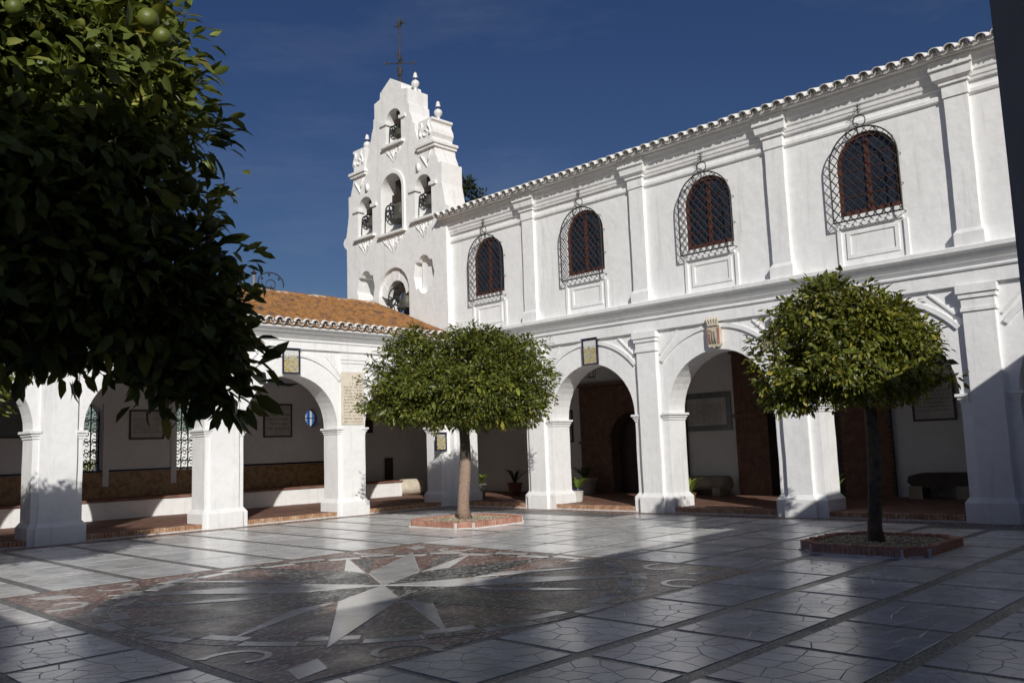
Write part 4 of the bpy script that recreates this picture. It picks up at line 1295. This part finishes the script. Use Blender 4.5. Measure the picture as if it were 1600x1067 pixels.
# fallen column drum at the end of the long bench
D = thing('column_drum', 'pale round stone column drum lying at the end of the cloister bench', 'column drum', (-2.07, -4.75, ZF))
def f(b):
    ax = Vector((-.80, .22, 0)); cu = Vector((-.26, -.965, 0)); rings = []
    for k, (u, rr) in enumerate(((0, .235), (.04, .27), (.3, .275), (.6, .275), (.93, .27), (1, .235))):
        p = Vector((-1.78, -4.72, .42)) + ax * u
        rings.append([b.add(*(p + cu * rr * math.cos(2 * math.pi * t / 18) + Vector((0, 0, 1)) * rr * math.sin(2 * math.pi * t / 18))) for t in range(18)])
    b._skin(rings)
part('drum', 'stone', D, f, MI, .006)
part('brick_foot', 'brick', D, lambda b: b.box(-2.38, -1.83, -5.05, -4.55, ZF, .26), MI, .006)
W_ = MB(); W_.box(-2.03, -1.69, YB + .07, YB + .11, .66, 1.44)
tag(W_.build('wooden_board', 'wood_dark'), 'narrow dark wooden board leaning on the wall above the bench end', 'board')

def strap_plant(loc, h, nl, spread, potr, poth, potmat, label, seed, rim=None, tint=(.16, .24, .04)):
    q = random.Random(seed)
    P = thing('potted_plant', label, 'potted plant', loc)
    x, y, z = loc
    pot = part('pot', potmat, P, lambda b: b.lathe((x, y, z), [(potr * .68, 0), (potr * .72, .02), (potr * .95, poth * .9), (potr, poth * .92), (potr, poth), (potr * .88, poth), (potr * .86, poth - .03)], 18), MI, 0, True)
    if rim: part('rim', rim, pot, lambda b: b.lathe((x, y, z), [(potr * 1.005, poth * .86), (potr * 1.03, poth * .9), (potr * 1.02, poth * 1.01), (potr * .9, poth * 1.012)], 18), MI, 0, True)
    part('soil', 'soil', P, lambda b: b.lathe((x, y, z), [(.01, poth - .035), (potr * .86, poth - .035), (potr * .86, poth - .04), (.01, poth - .06)], 14))
    for k in range(nl):
        a = k * 2.399 + q.uniform(-.3, .3); L = h * q.uniform(.7, 1.1); sp = spread * q.uniform(.5, 1.1)
        wv = .035 * q.uniform(.8, 1.3)
        V = []; F = []
        for t in range(7):
            u = t / 6
            r = sp * u ** .9; zz = poth - .04 + L * (1.5 * u - .75 * u * u)
            w = wv * math.sin(math.pi * min(1, .18 + u * .82)) + .002
            dx, dy = math.cos(a), math.sin(a)
            for sgn, dz in ((-1, .012), (0, 0), (1, .012)):
                V.append((dx * r - dy * w * sgn, dy * r + dx * w * sgn, zz + dz))
        for t in range(6):
            for c in (0, 1):
                i = t * 3 + c; F.append((i, i + 1, i + 4, i + 3))
        me = bpy.data.meshes.new('leaf'); me.from_pydata(V, [], F)
        f_ = q.uniform(.7, 1.25); set_tint(me, [(tint[0] * f_, tint[1] * f_, tint[2] * f_, 1)] * len(V))
        me.materials.append(MATS['leaf']); me.polygons.foreach_set('use_smooth', [True] * len(me.polygons))
        link('leaf', me, P, loc)
strap_plant((-1.75, -.62, ZF), .42, 22, .34, .22, .42, 'pot_grey', 'bright green fern-like plant in grey pot beside the middle tree trunk', 1)
strap_plant((-1.05, 3.98, ZF), .40, 16, .36, .19, .36, 'pot_white', 'leafy green plant in white pot with blue rim beside the church pier', 2, 'blue_tile')
strap_plant((-3.9, 1.9, ZF), .5, 26, .42, .40, .48, 'pot_grey', 'dark leafy plant in a wide grey pot in front of the brick doorway', 3, None, (.07, .11, .03))
strap_plant((-1.3, 7.38, ZF), .5, 18, .42, .17, .26, 'pot_clay', 'yellow-green broad-leaved plant half hidden behind the church pier with tree shadow', 4, None, (.2, .25, .05))
strap_plant((-1.3, 11.05, ZF), .6, 12, .32, .17, .26, 'pot_clay', 'small green plant behind the church pier left of the right tree', 5)
strap_plant((-2.9, -.2, ZF), .6, 12, .45, .25, .40, 'pot_clay', 'dark potted plant in the shade behind the fern-like plant', 6, None, (.05, .08, .02))
Lt = thing('wall_lantern', 'small dark iron lantern bracket under the cloister ceiling', 'lantern', (-1.5, 4.3, 3.5))
def f(b):
    b.tube([(-1.5, 4.3, 4.46), (-1.5, 4.3, 3.86)], .014, 5)
    for z, r in ((3.86, .13), (3.5, .10)):
        b.tube([(-1.5 + r * math.cos(t * math.pi / 3), 4.3 + r * math.sin(t * math.pi / 3), z) for t in range(6)], .012, 4, True)
    for t in range(6): b.tube([(-1.5 + .13 * math.cos(t * math.pi / 3), 4.3 + .13 * math.sin(t * math.pi / 3), 3.86), (-1.5 + .1 * math.cos(t * math.pi / 3), 4.3 + .1 * math.sin(t * math.pi / 3), 3.5)], .009, 4)
part('cage', 'iron', Lt, f)
# iron scroll and small column top beyond the roof ridge
I = thing('iron_scroll', 'thin black iron arch with inner scrolls above the orange roof ridge', 'ironwork', (4.0, RY, RZ))
def f(b):
    b.tube([(4.02 + .42 * math.cos(math.radians(a)), RY, 6.72 + .34 * math.sin(math.radians(a))) for a in range(-60, 200, 14)], .018, 5)
    b.tube([(4.0 + (.2 - .012 * t) * math.cos(t * .5), RY, 6.68 + (.2 - .012 * t) * math.sin(t * .5)) for t in range(12)], .015, 5)
    b.tube([(4.0, RY, 6.3), (4.0, RY, 6.68)], .016, 5)
    b.tube([(3.72, RY, 6.5), (4.0, RY, 6.58), (4.3, RY, 6.62)], .022, 5)
    for a in (30, 80, 140): b.sphere((4.02 + .34 * math.cos(math.radians(a)), RY, 6.72 + .27 * math.sin(math.radians(a))), .04, 6, 4)
part('scroll', 'iron', I, f)
K = thing('stone_pinnacle', 'slim pale pinnacle with dark cap beyond the roof beside the iron scroll', 'pinnacle', (4.55, RY, RZ))
part('shaft', 'stone_grey', K, lambda b: b.lathe((4.52, RY - .1, RZ - .05), [(.04, 0), (.035, .62), (.03, .64)], 8))
part('cap', 'iron', K, lambda b: b.lathe((4.52, RY - .1, RZ - .05), [(.04, .64), (.1, .70), (.03, .73), (.03, .80), (.01, .82)], 8))

# ------------------------------------------------------------------ beyond the cloister back wall
bw_ = MB(MI, 0); bw_.box(-14, 30, -24.3, -24, -.1, 3.1)
tag(bw_.build('boundary_wall', 'plaster'), 'sunlit white boundary wall glimpsed through the cloister window grilles', 'wall')
bg_ = thing('metal_gate', 'bright blue metal gate glimpsed through the small round window', 'gate', (-10, -23.9, 0))
part('panel', 'blue_gate', bg_, lambda b: b.box(-11.9, -8.2, -23.98, -23.9, 0, 5.4))
part('bars', 'pot_white', bg_, lambda b: [b.box(-11.8 + .35 * k, -11.72 + .35 * k, -23.89, -23.86, .2, 5.2) for k in range(11)])

# ------------------------------------------------------------------ trees
def leaf_cloud(name, lobes, n, L, mat, parent, seed, cols, clump=.16, fine=False, shell=.62, wr=.42, keep=None, hollow=-.34):
    """leaves on twig ends gathered in clumps through the outer shell of a set of ellipsoids"""
    q = np.random.default_rng(seed)
    vol = np.array([a[3] * a[4] * a[5] for a in lobes]) ** .72
    pr = vol / vol.sum()
    nc = max(10, n // 26)
    li = q.choice(len(lobes), nc, p=pr)
    C = []; Nn = []
    LB = np.array(lobes)
    d = q.normal(size=(nc, 3)); d /= np.linalg.norm(d, axis=1)[:, None]
    rr = (shell + (1 - shell) * q.random(nc) ** .7) * (1 + .10 * q.normal(size=nc))
    P = LB[li, :3] + d * LB[li, 3:6] * rr[:, None]
    hol = np.array([noise.noise(Vector(p) * 1.5 + Vector((seed, 0, 0))) for p in P])
    okc = np.nonzero(hol > hollow)[0]
    # outward normal: from the whole crown's inside
    cen = (LB[:, :3] * vol[:, None]).sum(0) / vol.sum()
    k = okc[q.integers(0, len(okc), n)]
    off = q.normal(size=(n, 3)).clip(-1.6, 1.6) * clump * np.array([1, 1, .8])
    pos = P[k] + off
    out = .65 * d[k] + .35 * (pos - cen) / np.linalg.norm(pos - cen, axis=1)[:, None]
    if keep is not None:
        msk = keep(pos); pos = pos[msk]; out = out[msk]; k = k[msk]; off = off[msk]; n = len(pos)
    # axis of leaf: outward from clump centre, drooping
    ax = off / (np.linalg.norm(off, axis=1)[:, None] + 1e-6) * .7 + out * .5 + q.normal(size=(n, 3)) * .45 + np.array([0, 0, -.28])
    ax /= np.linalg.norm(ax, axis=1)[:, None]
    nr = out * .7 + np.array([0, 0, .55]) + q.normal(size=(n, 3)) * .45
    nr -= (nr * ax).sum(1)[:, None] * ax
    nr /= np.linalg.norm(nr, axis=1)[:, None] + 1e-9
    sd = np.cross(ax, nr)
    ln = L * q.uniform(.65, 1.2, n); w = ln * wr * .5
    l3 = ln[:, None]; w3 = w[:, None]
    if fine:
        prof = [(0, 0, 0), (.3, .82, .10), (.62, .9, .10), (1, 0, -.10)]
        vs = []
        vs.append(pos)                                             # 0 base
        vs.append(pos + ax * l3 * .32 + sd * w3 * .9 + nr * w3 * .28)   # 1
        vs.append(pos + ax * l3 * .32 - nr * l3 * .01)                   # 2 mid
        vs.append(pos + ax * l3 * .32 - sd * w3 * .9 + nr * w3 * .28)   # 3
        vs.append(pos + ax * l3 * .68 + sd * w3 * .85 + nr * w3 * .2 - nr * l3 * .04)
        vs.append(pos + ax * l3 * .68 - nr * l3 * .06)
        vs.append(pos + ax * l3 * .68 - sd * w3 * .85 + nr * w3 * .2 - nr * l3 * .04)
        vs.append(pos + ax * l3 - nr * l3 * .16)                         # 7 tip
        V = np.stack(vs, 1).reshape(-1, 3); m_ = 8
        fl = [(0, 2, 1), (0, 3, 2), (1, 2, 5, 4), (2, 3, 6, 5), (4, 5, 7), (5, 6, 7)]
    else:
        vs = [pos, pos + ax * l3 * .5 + sd * w3 + nr * w3 * .25, pos + ax * l3 - nr * l3 * .08, pos + ax * l3 * .5 - sd * w3 + nr * w3 * .25]
        V = np.stack(vs, 1).reshape(-1, 3); m_ = 4
        fl = [(0, 2, 1), (0, 3, 2)]
    base = np.arange(n) * m_
    loops = []; starts = []; tot = []
    lv = []
    for f_ in fl: lv.append(len(f_))
    arr = np.concatenate([np.array(f_) for f_ in fl])
    alll = (base[:, None] + arr[None, :]).ravel()
    tots = np.tile(np.array(lv), n); st = np.concatenate([[0], np.cumsum(tots)[:-1]])
    me = bpy.data.meshes.new(name)
    me.vertices.add(len(V)); me.vertices.foreach_set('co', V.astype(np.float32).ravel())
    me.loops.add(len(alll)); me.loops.foreach_set('vertex_index', alll.astype(np.int32))
    me.polygons.add(len(tots)); me.polygons.foreach_set('loop_start', st.astype(np.int32)); me.polygons.foreach_set('loop_total', tots.astype(np.int32))
    me.update(calc_edges=True); me.validate()
    cols = np.array(cols); ci = q.choice(len(cols), n, p=[.5, .32, .14, .04] if len(cols) == 4 else None)
    cl = cols[ci] * q.uniform(.75, 1.25, n)[:, None]
    cl = cl * (1 + .22 * q.normal(size=nc).clip(-1.5, 1.5))[k][:, None]
    cl = np.concatenate([cl.clip(.004, .6), np.ones((n, 1))], 1)
    set_tint(me, np.repeat(cl, m_, 0))
    me.materials.append(MATS[mat])
    if fine: me.polygons.foreach_set('use_smooth', [True] * len(me.polygons))
    return link(name, me, parent), P, d
GREEN = [(.085, .108, .018), (.13, .15, .024), (.19, .2, .032), (.28, .25, .04)]
GREEN2 = [(.095, .115, .018), (.155, .168, .026), (.24, .23, .036), (.36, .31, .045)]
FR = MB(); FR.sphere((0, 0, 0), 1, 12, 8, .96)
FRM = FR.build('orange_fruit', 'fruit', None, True); FRME = FRM.data; bpy.data.objects.remove(FRM)
def fruits(T, lobes, n, r, seed, out=1.0, keep=None):
    q = random.Random(seed); c = 0
    while c < n:
        lb = q.choice(lobes)
        a = q.uniform(0, 2 * math.pi); u = q.uniform(-.9, .85)
        s = math.sqrt(1 - u * u); rr = out * q.uniform(.9, 1.08)
        p = (lb[0] + lb[3] * rr * s * math.cos(a), lb[1] + lb[4] * rr * s * math.sin(a), lb[2] + lb[5] * rr * u)
        if keep and not keep(p): continue
        if any(((p[0] - l[0]) / l[3]) ** 2 + ((p[1] - l[1]) / l[4]) ** 2 + ((p[2] - l[2]) / l[5]) ** 2 < .7 for l in lobes if l is not lb): continue
        o = link('orange_fruit', FRME, T, p, (q.random() * 3, q.random() * 3, 0))
        o.scale = (r * q.uniform(.85, 1.12),) * 3; c += 1
def trunk(T, base, top, r0, r1, mat, lobes, seed):
    q = random.Random(seed)
    b = Vector(base); t = Vector(top)
    mb = MB()
    pts = [b + (t - b) * u + Vector((.05 * math.sin(u * 5 + seed), .04 * math.cos(u * 4 + seed), 0)) * (u > 0) for u in [i / 9 for i in range(10)]]
    pts[0] = b
    rad = [r0 * 1.25, r0 * 1.02, r0 * .93, r0 * .9, r0 * .88] + [r0 * .88 + (r1 - r0 * .88) * i / 5 for i in range(1, 6)]
    rings = []
    for i, p in enumerate(pts):
        rings.append([mb.add(p.x + rad[i] * (1 + .12 * math.sin(3 * a + i) + q.uniform(-.06, .06)) * math.cos(a), p.y + rad[i] * (1 + .1 * math.sin(2 * a + i * .7)) * math.sin(a), p.z) for a in [k * math.pi / 6 for k in range(12)]])
    mb._skin(rings)
    o = mb.build('trunk', mat, T, True, origin=base)
    regbase(o, base)
    for k, lb in enumerate(lobes):
        mb = MB(); e = Vector(lb[:3]); mid = (pts[-1] + e) / 2 + Vector((q.uniform(-.1, .1), q.uniform(-.1, .1), -.08))
        mb.tube([pts[-2] , pts[-1] + Vector((0, 0, .05)), mid, e, e + (e - mid) * .6], [r1, r1 * .8, r1 * .6, r1 * .38, .012], 7)
        mb.build('limb', 'bark', o, True)
        for j in range(6):
            d = Vector((q.gauss(0, 1), q.gauss(0, 1), q.gauss(.2, .7))).normalized()
            f2 = e + Vector((d.x * lb[3], d.y * lb[4], d.z * lb[5])) * .85
            mb = MB(); mb.tube([mid.lerp(e, .5), e.lerp(f2, .5) + Vector((0, 0, .05)), f2], [r1 * .35, r1 * .22, .006], 5)
            mb.build('limb', 'bark', o, True)
    return o
lat = Vector((CR.x, CR.y, 0)).normalized(); dep = Vector((CF.x, CF.y, 0)).normalized()
def lobe(tr, l, dp, z, r, rd, rz):
    p = Vector((tr[0], tr[1], 0)) + lat * l + dep * dp
    return (p.x, p.y, z, (r + rd) / 2, (r + rd) / 2, rz)
# middle tree
t1 = (3.86, 4.85)
LB1 = [lobe(t1, -1.25, 0, 3.25, .85, .9, .85), lobe(t1, .3, .1, 3.48, 1.0, 1.2, .92), lobe(t1, 1.2, 0, 3.2, .78, 1.0, .85), lobe(t1, .3, -.75, 3.0, 1.0, .9, .8), lobe(t1, -.55, .8, 3.05, .95, .9, .8), lobe(t1, -.6, -.6, 2.85, .85, .8, .7), lobe(t1, -1.0, .05, 3.82, .48, .5, .52), lobe(t1, -1.3, -.1, 2.72, .68, .7, .5), lobe(t1, 1.15, -.1, 2.62, .72, .7, .48), lobe(t1, .15, -.3, 2.6, .9, .8, .45), lobe(t1, .55, .1, 3.95, .55, .6, .48), lobe(t1, 1.45, .1, 3.7, .4, .45, .42)]
def knobs(LB, n, seed, r0, r1):
    q = random.Random(seed); out = []
    while len(out) < n:
        lb = q.choice(LB); a = q.uniform(0, 6.283); u = q.uniform(-.5, .95); s_ = math.sqrt(1 - u * u)
        p = (lb[0] + lb[3] * s_ * math.cos(a), lb[1] + lb[4] * s_ * math.sin(a), lb[2] + lb[5] * u)
        if any(((p[0] - l[0]) / l[3]) ** 2 + ((p[1] - l[1]) / l[4]) ** 2 + ((p[2] - l[2]) / l[5]) ** 2 < .8 for l in LB if l is not lb): continue
        r = q.uniform(r0, r1); out.append((*p, r, r, r * .9))
    return out
LB1K = LB1 + knobs(LB1, 26, 3, .14, .28)
T1 = thing('orange_tree', 'round clipped orange tree with full dense crown in the middle of the court', 'tree', (t1[0], t1[1], .08), 'clipped orange trees in brick beds')
leaf_cloud('crown', LB1K, 46000, .10, 'leaf', T1, 11, GREEN, .09, shell=.74, hollow=-.22)
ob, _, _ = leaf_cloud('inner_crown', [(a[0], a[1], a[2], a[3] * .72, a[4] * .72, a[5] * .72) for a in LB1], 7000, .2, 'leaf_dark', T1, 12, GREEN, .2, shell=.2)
fruits(T1, LB1, 80, .036, 5)
trunk(T1, (t1[0], t1[1], .06), (t1[0] - .08, t1[1] - .05, 2.25), .14, .115, 'bark_painted', LB1[:4], 2)
# right tree
t2 = (4.16, 14.11)
LB2 = [lobe(t2, -.95, 0, 2.78, .58, .7, .62), lobe(t2, -.38, 0, 3.15, .82, .9, .76), lobe(t2, .5, 0, 2.85, .58, .8, .72), lobe(t2, -.35, -.4, 2.75, .8, .7, .58), lobe(t2, -.2, .45, 2.9, .8, .7, .65), lobe(t2, .22, .1, 3.45, .48, .45, .42), lobe(t2, -1.05, .1, 2.3, .32, .4, .26), lobe(t2, .78, .1, 2.62, .34, .5, .4), lobe(t2, -.5, 0, 3.65, .42, .4, .36), lobe(t2, .66, .2, 3.1, .38, .5, .4)]
LB2K = LB2 + knobs(LB2, 22, 5, .1, .2)
T2 = thing('orange_tree', 'orange tree at the right, its crown half sunlit and half in shade', 'tree', (t2[0], t2[1], .08), 'clipped orange trees in brick beds')
leaf_cloud('crown', LB2K, 22000, .108, 'leaf', T2, 21, GREEN2, .085, True, shell=.74, hollow=-.24)
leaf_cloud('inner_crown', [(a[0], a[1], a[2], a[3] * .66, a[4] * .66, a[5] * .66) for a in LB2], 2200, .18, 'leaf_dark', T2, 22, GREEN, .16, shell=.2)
fruits(T2, LB2, 30, .036, 6)
trunk(T2, (t2[0], t2[1], .06), (t2[0] - .04, t2[1] + .03, 2.15), .11, .09, 'bark', LB2[:4], 3)
# near tree, its crown fills the left of the picture
t3 = (16.3, 15.15)
LB3 = [(16.55, 15.2, 3.2, 1.2, 1.15, 1.1), (15.92, 15.7, 3.25, .55, .55, .6), (15.85, 15.7, 2.8, .55, .55, .5), (15.75, 15.78, 2.45, .42, .42, .4), (16.05, 15.75, 2.55, .55, .5, .45), (15.42, 15.92, 2.40, .19, .19, .3), (15.36, 15.95, 2.25, .12, .12, .14), (15.40, 15.88, 2.14, .18, .18, .17), (15.29, 15.98, 1.96, .09, .09, .13), (15.58, 15.98, 2.2, .2, .2, .2), (15.86, 15.9, 2.3, .26, .26, .24), (15.64, 15.9, 2.75, .2, .2, .28), (15.66, 15.85, 3.3, .24, .24, .26), (16.3, 15.4, 2.6, .8, .8, .55), (15.95, 15.4, 3.65, .62, .62, .6), (15.52, 16.02, 2.02, .1, .1, .1)]
T3 = thing('orange_tree', 'large dark orange tree with green fruit overhanging the left of the picture', 'tree', (t3[0], t3[1], .08), 'clipped orange trees in brick beds')
leaf_cloud('crown', LB3, 42000, .088, 'leaf', T3, 31, [(.12, .155, .035), (.17, .205, .045), (.23, .25, .06), (.3, .28, .07)], .075, True, shell=.7, wr=.40)
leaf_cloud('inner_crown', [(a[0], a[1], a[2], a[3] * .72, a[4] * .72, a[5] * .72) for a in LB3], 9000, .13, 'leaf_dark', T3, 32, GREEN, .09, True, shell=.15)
fruits(T3, LB3, 110, .037, 7, 1.07)
trunk(T3, (t3[0], t3[1], .06), (t3[0] + .05, t3[1] - .02, 2.1), .12, .1, 'bark', LB3[:4], 4)
# fourth tree, left of the picture: seen only by its shadow
t4 = (14.9, 5.2)
T4 = thing('orange_tree', 'orange tree hidden behind the near crown, casting the leafy shadow on the left pier', 'tree', (t4[0], t4[1], .08), 'clipped orange trees in brick beds')
for ch in list(T1.children):
    c = ch.copy(); COL.objects.link(c); c.parent = T4
    for g_ in ch.children:
        d_ = g_.copy(); COL.objects.link(d_); d_.parent = c

# planted beds with upright brick edging
eb = MB(); eb.box(-.029, .029, -.055, .055, 0, .15)
EB = eb.build('edge_brick', 'planter_brick'); EBM = EB.data; bpy.data.objects.remove(EB)
def bed(c, label, h=1.05, nt=.26):
    Bd = thing('brick_bed', label, 'planting bed', (c[0], c[1], 0), 'brick-edged beds of the orange trees')
    k = h - nt
    # square with quarter-round bites at its corners
    out = []
    for sx, sy in ((1, 1), (-1, 1), (-1, -1), (1, -1)):
        pass
    L = []
    for a0, (sx, sy) in ((180, (1, -1)), (270, (1, 1)), (0, (-1, 1)), (90, (-1, -1))):
        cx, cy = sx * h, sy * h
        # bite arc centred on the corner
        st = {(1, -1): (180, 90), (1, 1): (270, 180), (-1, 1): (0, -90), (-1, -1): (90, 0)}[(sx, sy)]
        for t in range(7):
            a = math.radians(st[0] + (st[1] - st[0]) * t / 6)
            L.append((c[0] + cx + nt * math.cos(a), c[1] + cy + nt * math.sin(a)))
    part('gravel', 'gravel', Bd, lambda b: b.v.extend([(x, y, .105) for x, y in L]) or b.f.append(tuple(range(len(L)))))
    # pebbles scattered on the gravel
    q = random.Random(int(c[0] * 100))
    pb = MB()
    for _ in range(900):
        x = c[0] + q.uniform(-1, 1) * (h - .1); y = c[1] + q.uniform(-1, 1) * (h - .1)
        if abs(x - c[0]) > h - nt - .06 and abs(y - c[1]) > h - nt - .06: continue
        r = q.uniform(.012, .026)
        pb.lathe((x, y, .105 + r * .35), [(.002, -r * .6), (r, 0), (r * .7, r * .5), (.002, r * .62)], 5)
    o = pb.build('pebbles', 'gravel', Bd, fix=False); o['kind'] = 'stuff'
    def sc_(k): return [(c[0] + (x - c[0]) * k, c[1] + (y - c[1]) * k) for x, y in L]
    MZ = lambda s_, d_, z_: (s_, z_, d_)
    part('mortar_bed', 'lime', Bd, lambda b: b.plate(sc_(1.042), [sc_(.958)], .001, .128), MZ)
    part('mortar_foot', 'lime', Bd, lambda b: b.plate(sc_(1.066), [sc_(.97)], .0005, .028), MZ)
    acc = 0; st = .073
    for p, n_ in zip(L, L[1:] + L[:1]):
        d = Vector((n_[0] - p[0], n_[1] - p[1])); ln = d.length; m_ = max(1, round(ln / st))
        for i in range(m_):
            u = (i + .5) / m_
            link('edge_brick', EBM, Bd, (p[0] + d.x * u, p[1] + d.y * u, q.uniform(-.008, .006)), (q.uniform(-.04, .04), q.uniform(-.03, .03), math.atan2(d.y, d.x) + q.uniform(-.06, .06)))
bed((3.9, 4.95), 'brick-edged gravel bed round the trunk of the middle tree', .97)
bed((4.18, 14.16), 'brick-edged gravel bed in shade round the trunk of the right tree', .88)
bed((16.35, 15.15), 'brick-edged bed under the near tree, below the picture edge')

# dark evergreen top behind the church roof
ev = (-15.8, -15.9)
E_ = thing('evergreen_tree', 'dark evergreen treetop showing behind the bell gable and roof edge', 'tree', (ev[0], ev[1], 0))
leaf_cloud('crown', [(ev[0], ev[1], 14.6, 1.0, 1.0, 2.4), (ev[0] + .2, ev[1] - .2, 16.6, .55, .55, .6), (ev[0], ev[1], 12, 1.6, 1.6, 2)], 6000, .3, 'leaf_dark', E_, 41, [(.02, .035, .015), (.035, .05, .02), (.05, .06, .025), (.06, .07, .03)], .2)
mb = MB(); mb.tube([(ev[0], ev[1], 0), (ev[0], ev[1], 8), (ev[0], ev[1], 15)], [.3, .22, .06], 8); mb.build('trunk', 'bark', E_, True)
# bushes beyond the cloister
for i, (x, y, r) in enumerate(((16, -19, 1.6), (9.5, -21, 1.4), (6.0, -22, 1.2), (3.0, -20, 1.5), (12.5, -22, 1.3))):
    Bh = thing('bush', ['olive green bush beyond the left window grille', 'low bush beyond the grilles near the white wall', 'small bush by the white wall', 'round bush right of the grilles outside', 'bush against the outer white wall'][i], 'bush', (x, y, 0))
    leaf_cloud('crown', [(x, y, r * .6, r, r, r * .7)], 1500, .22, 'leaf', Bh, 50 + i, GREEN, .2)
    mb = MB(); mb.tube([(x, y, 0), (x, y, r * .7)], [.08, .04], 6); mb.build('trunk', 'bark', Bh, True)
